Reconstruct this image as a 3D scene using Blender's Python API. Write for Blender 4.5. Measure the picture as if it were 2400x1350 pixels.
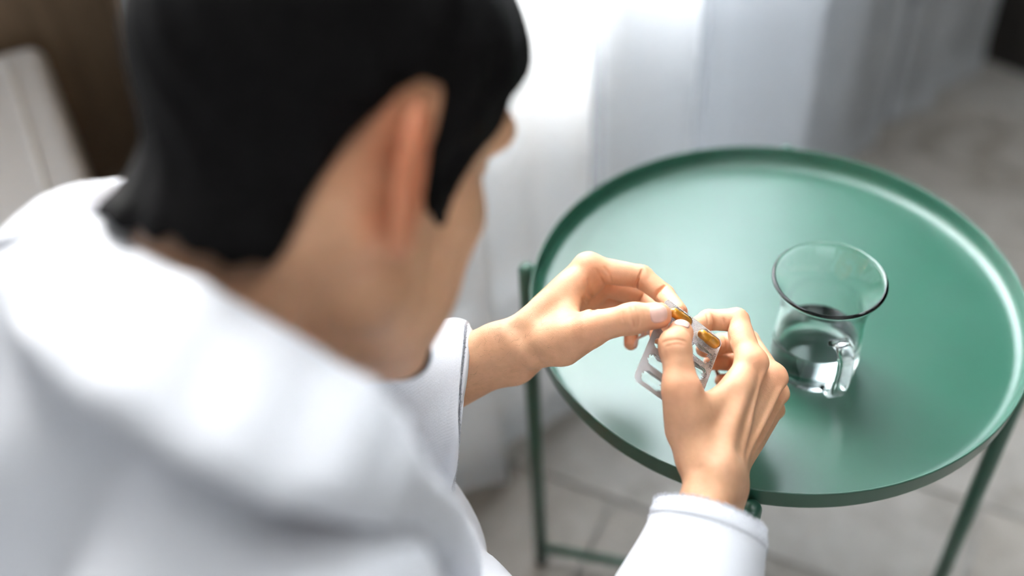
import bpy, bmesh, math, random
import numpy as np
from mathutils import Vector, Matrix

random.seed(7)
rng = np.random.default_rng(7)
for o in list(bpy.data.objects):
    bpy.data.objects.remove(o, do_unlink=True)
SC = bpy.context.scene
COL = SC.collection

# ------------------------------------------------------------------ camera
F_PX, PITCH, ROLL, CAM_H = 2530.8, .76368, .06458, 1.21903
_fw = np.array([0, math.cos(PITCH), -math.sin(PITCH)])
_rt = np.array([1.0, 0, 0])
_up = np.cross(_rt, _fw)
_RX = math.cos(ROLL) * _rt - math.sin(ROLL) * _up
_UY = math.sin(ROLL) * _rt + math.cos(ROLL) * _up
_C = np.array([0, 0, CAM_H])
cam = bpy.data.cameras.new('camera')
cam.sensor_width = 36.0
cam.lens = F_PX / 2400 * 36.0
cam.clip_start = 0.02
cam.dof.use_dof = True
cam.dof.focus_distance = 0.815
cam.dof.aperture_fstop = 1.5
camo = bpy.data.objects.new('camera', cam)
COL.objects.link(camo)
camo.matrix_world = Matrix(((_RX[0], _UY[0], -_fw[0], 0), (_RX[1], _UY[1], -_fw[1], 0),
                            (_RX[2], _UY[2], -_fw[2], CAM_H), (0, 0, 0, 1)))
SC.camera = camo


def U(px, py, d):
    """photo pixel + distance along the optical axis -> world point"""
    return _C + d * (_fw + _RX * (px - 1200) / F_PX + _UY * (675 - py) / F_PX)


# ------------------------------------------------------------------ light
SC.view_settings.view_transform = 'Standard'
SC.view_settings.look = 'None'
SC.view_settings.gamma = 1.0
SC.view_settings.use_curve_mapping = False
SC.view_settings.exposure = 0.9
w = bpy.data.worlds.new('world')
SC.world = w
w.use_nodes = True
w.node_tree.nodes['Background'].inputs[0].default_value = (.88, .94, 1.0, 1)
w.node_tree.nodes['Background'].inputs[1].default_value = 1.0

E1 = np.array([.737, .676, 0.0])        # along the curtain / window wall
N1 = np.array([.676, -.737, 0.0])       # from the window into the room
CUR0 = np.array([-.052, .898, 0.0])     # a point of the curtain's hem
FD = np.array([.912, .410, 0.0])        # direction the seated person faces
RD = np.array([.410, -.912, 0.0])       # the person's right
ZV = np.array([0, 0, 1.0])


def area_light(name, pos, direction, sx, sy, power, color):
    l = bpy.data.lights.new(name, 'AREA')
    l.shape = 'RECTANGLE'
    l.size, l.size_y = sx, sy
    l.energy = power
    l.color = color
    o = bpy.data.objects.new(name, l)
    COL.objects.link(o)
    o.location = pos
    o.rotation_euler = Vector(direction).to_track_quat('-Z', 'Y').to_euler()
    return o


# daylight behind the curtained window
p = CUR0 + E1 * .26 - N1 * .42 + ZV * 1.62
key = area_light('daylight_curtain_window', p, tuple(N1 + np.array([0, 0, -.12])), .84, 1.50, 165, (1.0, .99, .97))
key.data.spread = math.radians(128)     # beam narrowed to hold light off the far floor
# fill lights added out of view, behind the bed and behind the camera
area_light('bed_fill_light', (-1.62, .98, 1.40), (.55, -.80, -.25), .85, 1.6, 8, (.92, .96, 1.0))
area_light('rear_fill_light', (.1, -1.95, 1.55), (0, 1, -.18), 1.9, 1.5, 2.0, (.95, .97, 1.0))


# ------------------------------------------------------------------ helpers
def tag(o, label=None, cat=None, group=None, kind=None):
    if label: o['label'] = label
    if cat: o['category'] = cat
    if group: o['group'] = group
    if kind: o['kind'] = kind
    return o


def link(name, me, mat=None, parent=None):
    o = bpy.data.objects.new(name, me)
    COL.objects.link(o)
    if mat is not None and len(me.materials) == 0:
        me.materials.append(mat)
    if parent is not None:
        o.parent = parent
    return o


def empty(name, loc=(0, 0, 0)):
    o = bpy.data.objects.new(name, None)
    COL.objects.link(o)
    o.location = loc
    return o


def mesh_from(verts, faces, smooth=True, name='m'):
    me = bpy.data.meshes.new(name)
    me.from_pydata([tuple(map(float, v)) for v in verts], [], [tuple(int(i) for i in f) for f in faces])
    me.update()
    if smooth:
        me.polygons.foreach_set('use_smooth', np.ones(len(me.polygons), bool))
    return me


def mesh_np(V, Q, name='m'):
    """fast mesh from arrays: V (n,3), Q (m,4)"""
    me = bpy.data.meshes.new(name)
    n, m = len(V), len(Q)
    me.vertices.add(n)
    me.vertices.foreach_set('co', np.asarray(V, np.float32).ravel())
    me.loops.add(m * 4)
    me.loops.foreach_set('vertex_index', np.asarray(Q, np.int32).ravel())
    me.polygons.add(m)
    me.polygons.foreach_set('loop_start', np.arange(0, m * 4, 4, dtype=np.int32))
    me.polygons.foreach_set('use_smooth', np.ones(m, bool))
    me.update(calc_edges=True)
    me.validate()
    return me


def bm_mesh(bm, smooth=False, name='m'):
    me = bpy.data.meshes.new(name)
    bmesh.ops.recalc_face_normals(bm, faces=bm.faces)
    bm.to_mesh(me)
    bm.free()
    if smooth:
        me.polygons.foreach_set('use_smooth', np.ones(len(me.polygons), bool))
    return me


def box_mesh(sx, sy, sz, bevel=0.0, seg=2, center=(0, 0, 0)):
    bm = bmesh.new()
    bmesh.ops.create_cube(bm, size=1)
    for v in bm.verts:
        v.co = Vector((v.co.x * sx + center[0], v.co.y * sy + center[1], v.co.z * sz + center[2]))
    if bevel > 0:
        bmesh.ops.bevel(bm, geom=bm.edges[:], offset=bevel, segments=seg, affect='EDGES', profile=.5)
    return bm_mesh(bm, smooth=False)


def lathe(profile, seg=64, closed=True, smooth=True):
    """profile: list of (r,z); closed loops are joined end to start"""
    V, Fc = [], []
    n = len(profile)
    for i in range(seg):
        a = 2 * math.pi * i / seg
        for r, z in profile:
            V.append((r * math.cos(a), r * math.sin(a), z))
    m = n if closed else n - 1
    for i in range(seg):
        j = (i + 1) % seg
        for k in range(m):
            k2 = (k + 1) % n
            Fc.append((i * n + k, j * n + k, j * n + k2, i * n + k2))
    me = mesh_from(V, Fc, smooth)
    bm = bmesh.new()
    bm.from_mesh(me)
    bmesh.ops.remove_doubles(bm, verts=bm.verts, dist=1e-6)
    bmesh.ops.recalc_face_normals(bm, faces=bm.faces)
    bm.to_mesh(me)
    bm.free()
    if smooth:
        me.polygons.foreach_set('use_smooth', np.ones(len(me.polygons), bool))
    return me


def tube(points, radius, seg=14, caps=True, dome=False):
    """swept round tube along a polyline; radius number or list"""
    pts = [np.asarray(p, float) for p in points]
    n = len(pts)
    rad = [radius] * n if np.isscalar(radius) else list(radius)
    V, Fc = [], []
    t = pts[1] - pts[0]
    t /= np.linalg.norm(t)
    ref = np.array([0, 0, 1.0]) if abs(t[2]) < .9 else np.array([1.0, 0, 0])
    u = np.cross(t, ref)
    u /= np.linalg.norm(u)
    for i in range(n):
        a = pts[min(i + 1, n - 1)] - pts[max(i - 1, 0)]
        a /= np.linalg.norm(a)
        u = u - a * (u @ a)
        u /= np.linalg.norm(u)
        v = np.cross(a, u)
        for k in range(seg):
            an = 2 * math.pi * k / seg
            V.append(pts[i] + rad[i] * (math.cos(an) * u + math.sin(an) * v))
    for i in range(n - 1):
        for k in range(seg):
            k2 = (k + 1) % seg
            Fc.append((i * seg + k, i * seg + k2, (i + 1) * seg + k2, (i + 1) * seg + k))
    if caps:
        Fc.append(tuple(range(seg - 1, -1, -1)))
        Fc.append(tuple((n - 1) * seg + k for k in range(seg)))
    return mesh_from(V, Fc, True)


def arc_pts(a, b, c, n=6):
    """round the corner a-b-c: quadratic curve from a to c"""
    a, b, c = map(lambda q: np.asarray(q, float), (a, b, c))
    return [(1 - t) ** 2 * a + 2 * t * (1 - t) * b + t * t * c for t in np.linspace(0, 1, n)]


# ------------------------------------------------------------------ materials
def new_mat(name):
    m = bpy.data.materials.new(name)
    m.use_nodes = True
    nt = m.node_tree
    b = nt.nodes['Principled BSDF']
    return m, nt, b


def nd(nt, typ, **kw):
    n = nt.nodes.new(typ)
    for k, v in kw.items():
        setattr(n, k, v)
    return n


def noise(nt, scale, detail=4, rough=.55, vec=None, dist=0.0):
    n = nd(nt, 'ShaderNodeTexNoise')
    n.inputs['Scale'].default_value = scale
    n.inputs['Detail'].default_value = detail
    n.inputs['Roughness'].default_value = rough
    n.inputs['Distortion'].default_value = dist
    if vec is not None:
        nt.links.new(vec, n.inputs['Vector'])
    return n


def ramp(nt, fac, stops):
    r = nd(nt, 'ShaderNodeValToRGB')
    el = r.color_ramp.elements
    while len(el) < len(stops):
        el.new(.5)
    for e, (p, c) in zip(el, stops):
        e.position = p
        e.color = (*c, 1)
    nt.links.new(fac, r.inputs['Fac'])
    return r


def bump(nt, height, strength, dist, b):
    n = nd(nt, 'ShaderNodeBump')
    n.inputs['Strength'].default_value = strength
    n.inputs['Distance'].default_value = dist
    nt.links.new(height, n.inputs['Height'])
    nt.links.new(n.outputs['Normal'], b.inputs['Normal'])
    return n


def obj_vec(nt, scale=None):
    t = nd(nt, 'ShaderNodeTexCoord')
    if scale is None:
        return t.outputs['Object']
    mp = nd(nt, 'ShaderNodeMapping')
    mp.inputs['Scale'].default_value = scale
    nt.links.new(t.outputs['Object'], mp.inputs['Vector'])
    return mp.outputs['Vector']


def simple(name, color, rough=.5, metal=0.0, var=0.0, scale=20, bstr=0.0, bscale=200, bdist=.0005, coat=0.0):
    m, nt, b = new_mat(name)
    b.inputs['Roughness'].default_value = rough
    b.inputs['Metallic'].default_value = metal
    b.inputs['Coat Weight'].default_value = coat
    v = obj_vec(nt)
    if var > 0:
        n = noise(nt, scale, vec=v)
        c1 = tuple(max(0, c * (1 - var)) for c in color)
        c2 = tuple(min(1, c * (1 + var)) for c in color)
        r = ramp(nt, n.outputs['Fac'], [(.3, c1), (.7, c2)])
        nt.links.new(r.outputs['Color'], b.inputs['Base Color'])
    else:
        b.inputs['Base Color'].default_value = (*color, 1)
    if bstr > 0:
        n2 = noise(nt, bscale, 3, vec=v)
        bump(nt, n2.outputs['Fac'], bstr, bdist, b)
    return m


def make_skin():
    m, nt, b = new_mat('skin')
    v = obj_vec(nt)
    n1 = noise(nt, 26, 3, vec=v)
    n2 = noise(nt, 160, 4, vec=v)
    r = ramp(nt, n1.outputs['Fac'], [(.30, (.67, .370, .215)), (.52, (.79, .440, .258)), (.72, (.81, .455, .280))])
    r2 = ramp(nt, n2.outputs['Fac'], [(.3, (.86, .84, .82)), (.7, (1, 1, 1))])
    mx = nd(nt, 'ShaderNodeMix', data_type='RGBA', blend_type='MULTIPLY')
    mx.inputs[0].default_value = .6
    nt.links.new(r.outputs['Color'], mx.inputs[6])
    nt.links.new(r2.outputs['Color'], mx.inputs[7])
    # flushed (redder) skin over knuckles and tips; backlit glow painted into the ears
    at = nd(nt, 'ShaderNodeAttribute', attribute_name='flush')
    mx2 = nd(nt, 'ShaderNodeMix', data_type='RGBA', blend_type='MIX')
    nt.links.new(at.outputs['Fac'], mx2.inputs[0])
    nt.links.new(mx.outputs[2], mx2.inputs[6])
    mx2.inputs[7].default_value = (.80, .245, .115, 1)
    # shaved stubble below the hairline
    at2 = nd(nt, 'ShaderNodeAttribute', attribute_name='stubble')
    mx3 = nd(nt, 'ShaderNodeMix', data_type='RGBA', blend_type='MIX')
    nt.links.new(at2.outputs['Fac'], mx3.inputs[0])
    nt.links.new(mx2.outputs[2], mx3.inputs[6])
    mx3.inputs[7].default_value = (.030, .020, .015, 1)
    nt.links.new(mx3.outputs[2], b.inputs['Base Color'])
    b.inputs['Roughness'].default_value = .48
    b.inputs['Specular IOR Level'].default_value = .38
    b.inputs['Subsurface Weight'].default_value = .12
    b.inputs['Subsurface Radius'].default_value = (1.0, .36, .2)
    b.inputs['Subsurface Scale'].default_value = .005
    # fine skin relief: pores + creases
    vo = nd(nt, 'ShaderNodeTexVoronoi', feature='DISTANCE_TO_EDGE')
    vo.inputs['Scale'].default_value = 900
    nt.links.new(v, vo.inputs['Vector'])
    n3 = noise(nt, 420, 5, vec=v)
    ad = nd(nt, 'ShaderNodeMath', operation='ADD')
    nt.links.new(vo.outputs['Distance'], ad.inputs[0])
    nt.links.new(n3.outputs['Fac'], ad.inputs[1])
    bump(nt, ad.outputs[0], .35, .0004, b)
    return m


def make_terry():
    m, nt, b = new_mat('white_terry')
    v = obj_vec(nt)
    b.inputs['Base Color'].default_value = (.72, .735, .775, 1)
    b.inputs['Roughness'].default_value = .95
    b.inputs['Specular IOR Level'].default_value = .1
    b.inputs['Sheen Weight'].default_value = .15
    b.inputs['Sheen Roughness'].default_value = .5
    n1 = noise(nt, 1300, 2, vec=v)
    n2 = noise(nt, 450, 3, vec=v)
    mp = nd(nt, 'ShaderNodeMapping')
    mp.inputs['Rotation'].default_value = (.3, .5, .35)
    nt.links.new(v, mp.inputs['Vector'])
    wv = nd(nt, 'ShaderNodeTexWave', wave_type='BANDS', bands_direction='Z')
    wv.inputs['Scale'].default_value = 190
    wv.inputs['Distortion'].default_value = 1.2
    wv.inputs['Detail'].default_value = 3
    wv.inputs['Detail Scale'].default_value = 3
    nt.links.new(mp.outputs['Vector'], wv.inputs['Vector'])
    w2 = nd(nt, 'ShaderNodeMath', operation='MULTIPLY')
    w2.inputs[1].default_value = .35
    nt.links.new(wv.outputs['Fac'], w2.inputs[0])
    a1 = nd(nt, 'ShaderNodeMath', operation='ADD')
    nt.links.new(n1.outputs['Fac'], a1.inputs[0])
    nt.links.new(w2.outputs[0], a1.inputs[1])
    a2 = nd(nt, 'ShaderNodeMath', operation='ADD')
    nt.links.new(a1.outputs[0], a2.inputs[0])
    nt.links.new(n2.outputs['Fac'], a2.inputs[1])
    bump(nt, a2.outputs[0], .35, .0004, b)
    return m


def make_green():
    m, nt, b = new_mat('green_powder_coat')
    v = obj_vec(nt)
    n = noise(nt, 9, 5, vec=v)
    r = ramp(nt, n.outputs['Fac'], [(.3, (.021, .100, .064)), (.7, (.026, .116, .075))])
    nt.links.new(r.outputs['Color'], b.inputs['Base Color'])
    n2 = noise(nt, 14, 5, vec=v)
    rr = ramp(nt, n2.outputs['Fac'], [(.3, (.30, .30, .30)), (.75, (.40, .40, .40))])
    nt.links.new(rr.outputs['Color'], b.inputs['Roughness'])
    b.inputs['Specular IOR Level'].default_value = .6
    b.inputs['Coat Weight'].default_value = .45
    b.inputs['Coat Roughness'].default_value = .30
    b.inputs['Coat IOR'].default_value = 1.6
    n3 = noise(nt, 1400, 2, vec=v)
    bump(nt, n3.outputs['Fac'], .12, .0003, b)
    return m


def make_tile(i, base, dark, grain):
    m, nt, b = new_mat('floor_tile_%d' % i)
    v = obj_vec(nt, (1, 3.2, 1) if grain else None)
    n = noise(nt, 3.2 + .4 * i, 7, .62, v, .9)
    n2 = noise(nt, 16, 5, .6, v, .4)
    r = ramp(nt, n.outputs['Fac'], [(.28, dark), (.46, base), (.8, tuple(min(1, c * 1.12) for c in base))])
    r2 = ramp(nt, n2.outputs['Fac'], [(.3, (.72, .70, .67)), (.6, (1, 1, 1))])
    mx = nd(nt, 'ShaderNodeMix', data_type='RGBA', blend_type='MULTIPLY')
    mx.inputs[0].default_value = .7
    nt.links.new(r.outputs['Color'], mx.inputs[6])
    nt.links.new(r2.outputs['Color'], mx.inputs[7])
    nt.links.new(mx.outputs[2], b.inputs['Base Color'])
    b.inputs['Roughness'].default_value = .42
    bump(nt, n2.outputs['Fac'], .15, .001, b)
    return m


def make_wood(name, c1, c2, rough=.5):
    m, nt, b = new_mat(name)
    v = obj_vec(nt, (6, 6, .7))
    n = noise(nt, 5, 8, .6, v, 1.2)
    r = ramp(nt, n.outputs['Fac'], [(.3, c1), (.7, c2)])
    nt.links.new(r.outputs['Color'], b.inputs['Base Color'])
    b.inputs['Roughness'].default_value = rough
    bump(nt, n.outputs['Fac'], .2, .001, b)
    return m


def make_curtain(name='sheer_curtain', t0=.14, t1=.28):
    m, nt, b = new_mat(name)
    out = nt.nodes['Material Output']
    nt.nodes.remove(b)
    v = obj_vec(nt)
    n = noise(nt, 700, 2, vec=v)
    df = nd(nt, 'ShaderNodeBsdfDiffuse')
    df.inputs['Color'].default_value = (.86, .87, .88, 1)
    tr = nd(nt, 'ShaderNodeBsdfTranslucent')
    tr.inputs['Color'].default_value = (.86, .88, .90, 1)
    tp = nd(nt, 'ShaderNodeBsdfTransparent')
    tp.inputs['Color'].default_value = (.95, .97, 1, 1)
    m1 = nd(nt, 'ShaderNodeMixShader')
    m1.inputs[0].default_value = .52
    m2 = nd(nt, 'ShaderNodeMixShader')
    r = ramp(nt, n.outputs['Fac'], [(.3, (t0, t0, t0)), (.7, (t1, t1, t1))])
    nt.links.new(df.outputs[0], m1.inputs[1])
    nt.links.new(tr.outputs[0], m1.inputs[2])
    nt.links.new(r.outputs['Color'], m2.inputs[0])
    nt.links.new(m1.outputs[0], m2.inputs[1])
    nt.links.new(tp.outputs[0], m2.inputs[2])
    nt.links.new(m2.outputs[0], out.inputs['Surface'])
    return m


def make_emit(name, color, strength):
    m, nt, b = new_mat(name)
    b.inputs['Base Color'].default_value = (.8, .8, .8, 1)
    b.inputs['Emission Color'].default_value = (*color, 1)
    b.inputs['Emission Strength'].default_value = strength
    return m


def make_glass(name, ior=1.46, tint=(1, 1, 1), rough=0.0):
    m, nt, b = new_mat(name)
    out = nt.nodes['Material Output']
    nt.nodes.remove(b)
    g = nd(nt, 'ShaderNodeBsdfGlass')
    g.inputs['IOR'].default_value = ior
    g.inputs['Roughness'].default_value = rough
    g.inputs['Color'].default_value = (*tint, 1)
    nt.links.new(g.outputs[0], out.inputs['Surface'])
    return m


def make_clear_film():
    """thin clear plastic / window pane: transparent with a fresnel gloss"""
    m, nt, b = new_mat('clear_film')
    out = nt.nodes['Material Output']
    nt.nodes.remove(b)
    tp = nd(nt, 'ShaderNodeBsdfTransparent')
    tp.inputs['Color'].default_value = (.985, .99, .99, 1)
    gl = nd(nt, 'ShaderNodeBsdfGlossy')
    gl.inputs['Roughness'].default_value = .08
    fr = nd(nt, 'ShaderNodeFresnel')
    fr.inputs['IOR'].default_value = 1.55
    mx = nd(nt, 'ShaderNodeMixShader')
    nt.links.new(fr.outputs[0], mx.inputs[0])
    nt.links.new(tp.outputs[0], mx.inputs[1])
    nt.links.new(gl.outputs[0], mx.inputs[2])
    nt.links.new(mx.outputs[0], out.inputs['Surface'])
    return m


def make_foil():
    m, nt, b = new_mat('embossed_foil')
    v = obj_vec(nt)
    b.inputs['Base Color'].default_value = (.90, .90, .92, 1)
    b.inputs['Metallic'].default_value = .6
    b.inputs['Roughness'].default_value = .40
    wx = nd(nt, 'ShaderNodeTexWave', wave_type='BANDS', bands_direction='X')
    wy = nd(nt, 'ShaderNodeTexWave', wave_type='BANDS', bands_direction='Y')
    for q in (wx, wy):
        q.inputs['Scale'].default_value = 310
        nt.links.new(v, q.inputs['Vector'])
    mu = nd(nt, 'ShaderNodeMath', operation='MULTIPLY')
    nt.links.new(wx.outputs['Fac'], mu.inputs[0])
    nt.links.new(wy.outputs['Fac'], mu.inputs[1])
    bump(nt, mu.outputs[0], 1.0, .0014, b)
    return m


M = dict(
    skin=make_skin(), terry=make_terry(), green=make_green(), curtain=make_curtain(), voile=make_curtain('voile_layer', .62, .76),
    glass=make_glass('mug_glass', 1.43, (.985, 1, .995)), water=make_glass('water', 1.333, (.99, 1, 1)),
    film=make_clear_film(), foil=make_foil(),
    hair=simple('black_hair', (.0035, .003, .003), .7, var=.5, scale=120, bstr=.8, bscale=260, bdist=.002),
    nail=simple('finger_nail', (.74, .455, .37), .40, var=.05, scale=60, coat=.2),
    wall=simple('grey_plaster', (.26, .26, .255), .85, var=.03, scale=4, bstr=.1, bscale=120),
    ceil=simple('ceiling_paint', (.55, .55, .54), .9, var=.02),
    brown=make_wood('brown_wood', (.17, .115, .07), (.28, .20, .125)),
    walnut=make_wood('dark_walnut', (.012, .010, .008), (.028, .022, .017), .6),
    lamp=make_emit('fill_lamp_diffuser', (1, .98, .95), .25),  # faint glow of the added ceiling fill
    frame=simple('white_window_frame', (.75, .76, .76), .5, var=.03),
    grout=simple('tile_grout', (.40, .39, .37), .9, var=.15, scale=30),
    sheet=simple('white_bed_sheet', (.80, .82, .84), .9, var=.02, scale=10, bstr=.3, bscale=60, bdist=.004),
    piping=simple('white_piping', (.88, .88, .86), .7, var=.03),
    orange=simple('orange_capsule_shell', (1.0, .47, .05), .40, var=.06, scale=120, coat=.5),
    ink=simple('batch_ink', (.05, .05, .06), .6, var=.2, scale=400),
    armhair=simple('arm_hair', (.10, .055, .03), .6, var=.3, scale=50),
)
M['hair'].node_tree.nodes['Principled BSDF'].inputs['Specular IOR Level'].default_value = .12
TILE_M = [make_tile(0, (.46, .425, .38), (.19, .155, .12), False),
          make_tile(1, (.49, .465, .43), (.27, .24, .20), False),
          make_tile(2, (.42, .385, .34), (.16, .135, .105), True),
          make_tile(3, (.48, .445, .40), (.22, .185, .145), False)]

# ------------------------------------------------------------------ implicit-surface mesher
F32 = np.float32


def cone(p, a, b, ra, rb):
    a = np.asarray(a, F32)
    b = np.asarray(b, F32)
    ba = b - a
    pa = p - a
    h = np.clip((pa @ ba) / max(float(ba @ ba), 1e-12), 0, 1)
    q = pa - h[:, None] * ba
    return np.sqrt(np.einsum('ij,ij->i', q, q)) - (ra + (rb - ra) * h)


def ell(p, c, r, R=None):
    q = p - np.asarray(c, F32)
    if R is not None:
        q = q @ np.asarray(R, F32)          # columns of R are the axes
    r = np.asarray(r, F32)
    k0 = np.sqrt(((q / r) ** 2).sum(1))
    k1 = np.sqrt(((q / (r * r)) ** 2).sum(1)) + 1e-9
    return k0 * (k0 - 1) / k1


def smin(a, b, k):
    h = np.clip(.5 + .5 * (b - a) / k, 0, 1)
    return b + (a - b) * h - k * h * (1 - h)


def smax(a, b, k):
    return -smin(-a, -b, k)


def polygonise(f, lo, hi, step, slack=1.6):
    """sparse surface nets of f(points)->distance; returns verts, quads"""
    lo = np.asarray(lo, float)
    hi = np.asarray(hi, float)
    B = 8
    nb = np.ceil((hi - lo) / (step * B)).astype(int)
    g = np.stack(np.meshgrid(*[np.arange(k) for k in nb], indexing='ij'), -1).reshape(-1, 3)
    ctr = (lo + (g + .5) * B * step).astype(F32)
    d = np.concatenate([f(c) for c in np.array_split(ctr, max(1, len(ctr) // 200000))])
    act = g[np.abs(d) < step * B * .87 * slack]
    loc = np.stack(np.meshgrid(*[np.arange(B + 1)] * 3, indexing='ij'), -1).reshape(-1, 3)
    cell = np.stack(np.meshgrid(*[np.arange(B)] * 3, indexing='ij'), -1).reshape(-1, 3)
    corner = np.array([[i, j, k] for i in (0, 1) for j in (0, 1) for k in (0, 1)])
    cid = ((cell[:, None, :] + corner[None]) @ np.array([(B + 1) ** 2, B + 1, 1]))
    edges = [(0, 1), (0, 2), (0, 4), (1, 3), (1, 5), (2, 3), (2, 6), (3, 7), (4, 5), (4, 6), (5, 7), (6, 7)]
    keys, verts, signs = [], [], []
    for ch in np.array_split(act, max(1, len(act) // 400)):
        if len(ch) == 0:
            continue
        ip = (ch[:, None, :] * B + loc[None]).reshape(-1, 3)
        val = f((lo + ip * step).astype(F32)).reshape(len(ch), -1)
        cv = val[:, cid]                                   # blocks, cells, 8
        ins = cv < 0
        s = ins.sum(2)
        bi, ci = np.nonzero((s > 0) & (s < 8))
        v8 = cv[bi, ci].astype(float)
        i8 = ins[bi, ci]
        acc = np.zeros((len(bi), 3))
        cnt = np.zeros(len(bi))
        for e0, e1 in edges:
            msk = i8[:, e0] != i8[:, e1]
            t = np.where(msk, v8[:, e0] / np.where(msk, v8[:, e0] - v8[:, e1], 1), 0)
            pt = corner[e0] + t[:, None] * (corner[e1] - corner[e0])
            acc += pt * msk[:, None]
            cnt += msk
        gi = ch[bi] * B + cell[ci]
        keys.append(gi)
        verts.append(lo + (gi + acc / cnt[:, None]) * step)
        signs.append(i8[:, [0, 1, 2, 4]])
    G = np.concatenate(keys)
    V = np.concatenate(verts)
    S = np.concatenate(signs)
    S3 = 1 << 20

    def key(a):
        return (a[:, 0] * S3 + a[:, 1]) * S3 + a[:, 2]
    K = key(G.astype(np.int64) + 4)
    od = np.argsort(K)
    K, V, S, G = K[od], V[od], S[od], G[od].astype(np.int64) + 4
    quads = []
    for ax, col in ((0, 3), (1, 2), (2, 1)):
        m = S[:, 0] != S[:, col]
        idx = np.nonzero(m)[0]
        u, v = (ax + 1) % 3, (ax + 2) % 3
        du = np.zeros(3, np.int64)
        du[u] = 1
        dv = np.zeros(3, np.int64)
        dv[v] = 1
        g0 = G[idx]
        ids = [idx]
        ok = np.ones(len(idx), bool)
        for off in (du, du + dv, dv):
            k = key(g0 - off)
            j = np.searchsorted(K, k)
            j = np.minimum(j, len(K) - 1)
            ok &= K[j] == k
            ids.append(j)
        q = np.stack(ids, 1)[ok]
        flip = ~S[idx, 0][ok]
        q[flip] = q[flip][:, ::-1]
        quads.append(q)
    return V, np.concatenate(quads)[:, ::-1]


def unit(v):
    v = np.asarray(v, float)
    return v / np.linalg.norm(v)

HAND_STEP = .0008
# ------------------------------------------------------------------ room shell
WIN0 = CUR0 - N1 * .13
K_IN = WIN0 - E1 * .20
G_IN = WIN0 + E1 * 1.40
BACK0 = np.array([-.70, 1.475, 0])
BED_D = np.array([-.410, .912, 0])
# meeting point of the alcove side wall and the back wall
_A = np.array([[BED_D[0], -FD[0]], [BED_D[1], -FD[1]]])
_t = np.linalg.solve(_A, (BACK0 - K_IN)[:2])
ALC = K_IN + BED_D * _t[0]
LEFT_X = -2.2
LFT = BACK0 + FD * ((LEFT_X - BACK0[0]) / FD[0])
R1 = G_IN + N1 * 3.3
REAR_Y = -2.15
CEIL = 2.6


def wall(name, a, b, mat, z0=-.06, z1=CEIL + .04, th=.08, outward=None, parent=None):
    a = np.array([a[0], a[1], 0.0])
    b = np.array([b[0], b[1], 0.0])
    d = unit(b - a)
    n = np.array([d[1], -d[0], 0])
    if outward is not None and n @ outward < 0:
        n = -n
    bm = bmesh.new()
    V = []
    for z in (z0, z1):
        for q in (a, b, b + n * th, a + n * th):
            V.append(bm.verts.new((q[0], q[1], z)))
    for f in ((0, 1, 2, 3), (4, 5, 6, 7), (0, 1, 5, 4), (1, 2, 6, 5), (2, 3, 7, 6), (3, 0, 4, 7)):
        bm.faces.new([V[i] for i in f])
    o = link(name, bm_mesh(bm), mat, parent)
    if parent is None:
        tag(o, kind='structure')
    return o


# window wall with a big opening
ws0, ws1, ws2 = -.15, .78, 1.24
wall('wall_window', WIN0 - E1 * .20, WIN0 + E1 * ws0, M['wall'], outward=-N1)
wall('wall_window_top', WIN0 + E1 * ws0, WIN0 + E1 * ws1, M['wall'], 2.40, CEIL, outward=-N1)
wall('wall_window_side', WIN0 + E1 * ws1, WIN0 + E1 * ws2, M['walnut'], outward=-N1)
wall('wall_window_sill', WIN0 + E1 * ws0, WIN0 + E1 * ws1, M['wall'], -.06, .06, outward=-N1)
wall('wall_window_end', WIN0 + E1 * ws2, G_IN, M['walnut'], outward=-N1)
wall('wall_right', G_IN, R1, M['walnut'], outward=E1)
wall('wall_far_right', R1, (R1[0], REAR_Y), M['wall'], outward=np.array([1, 0, 0]))
wall('wall_alcove', K_IN, ALC, M['brown'], outward=FD)
# back wall with an opening added for the bed fill light, left wall solid
BW0, BW1 = LFT + FD * .12, LFT + FD * 1.06
wall('wall_back', BW1, ALC, M['brown'], outward=BED_D)
wall('wall_back_end', LFT, BW0, M['brown'], outward=BED_D)
wall('wall_back_sill', BW0, BW1, M['brown'], -.06, .55, outward=BED_D)
wall('wall_back_top', BW0, BW1, M['brown'], 2.35, CEIL, outward=BED_D)
wall('wall_left', (LEFT_X, LFT[1]), (LEFT_X, REAR_Y), M['wall'], outward=np.array([-1, 0, 0]))
# rear wall with an opening added for the rear fill light
wall('wall_rear', (LEFT_X, REAR_Y), (-.9, REAR_Y), M['wall'], outward=np.array([0, -1, 0]))
wall('wall_rear_end', (1.1, REAR_Y), (R1[0], REAR_Y), M['wall'], outward=np.array([0, -1, 0]))
wall('wall_rear_sill', (-.9, REAR_Y), (1.1, REAR_Y), M['wall'], -.06, .75, outward=np.array([0, -1, 0]))
wall('wall_rear_top', (-.9, REAR_Y), (1.1, REAR_Y), M['wall'], 2.35, CEIL, outward=np.array([0, -1, 0]))

POLY = [LFT, ALC, K_IN, G_IN, R1, (R1[0], REAR_Y), (LEFT_X, REAR_Y)]


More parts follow.
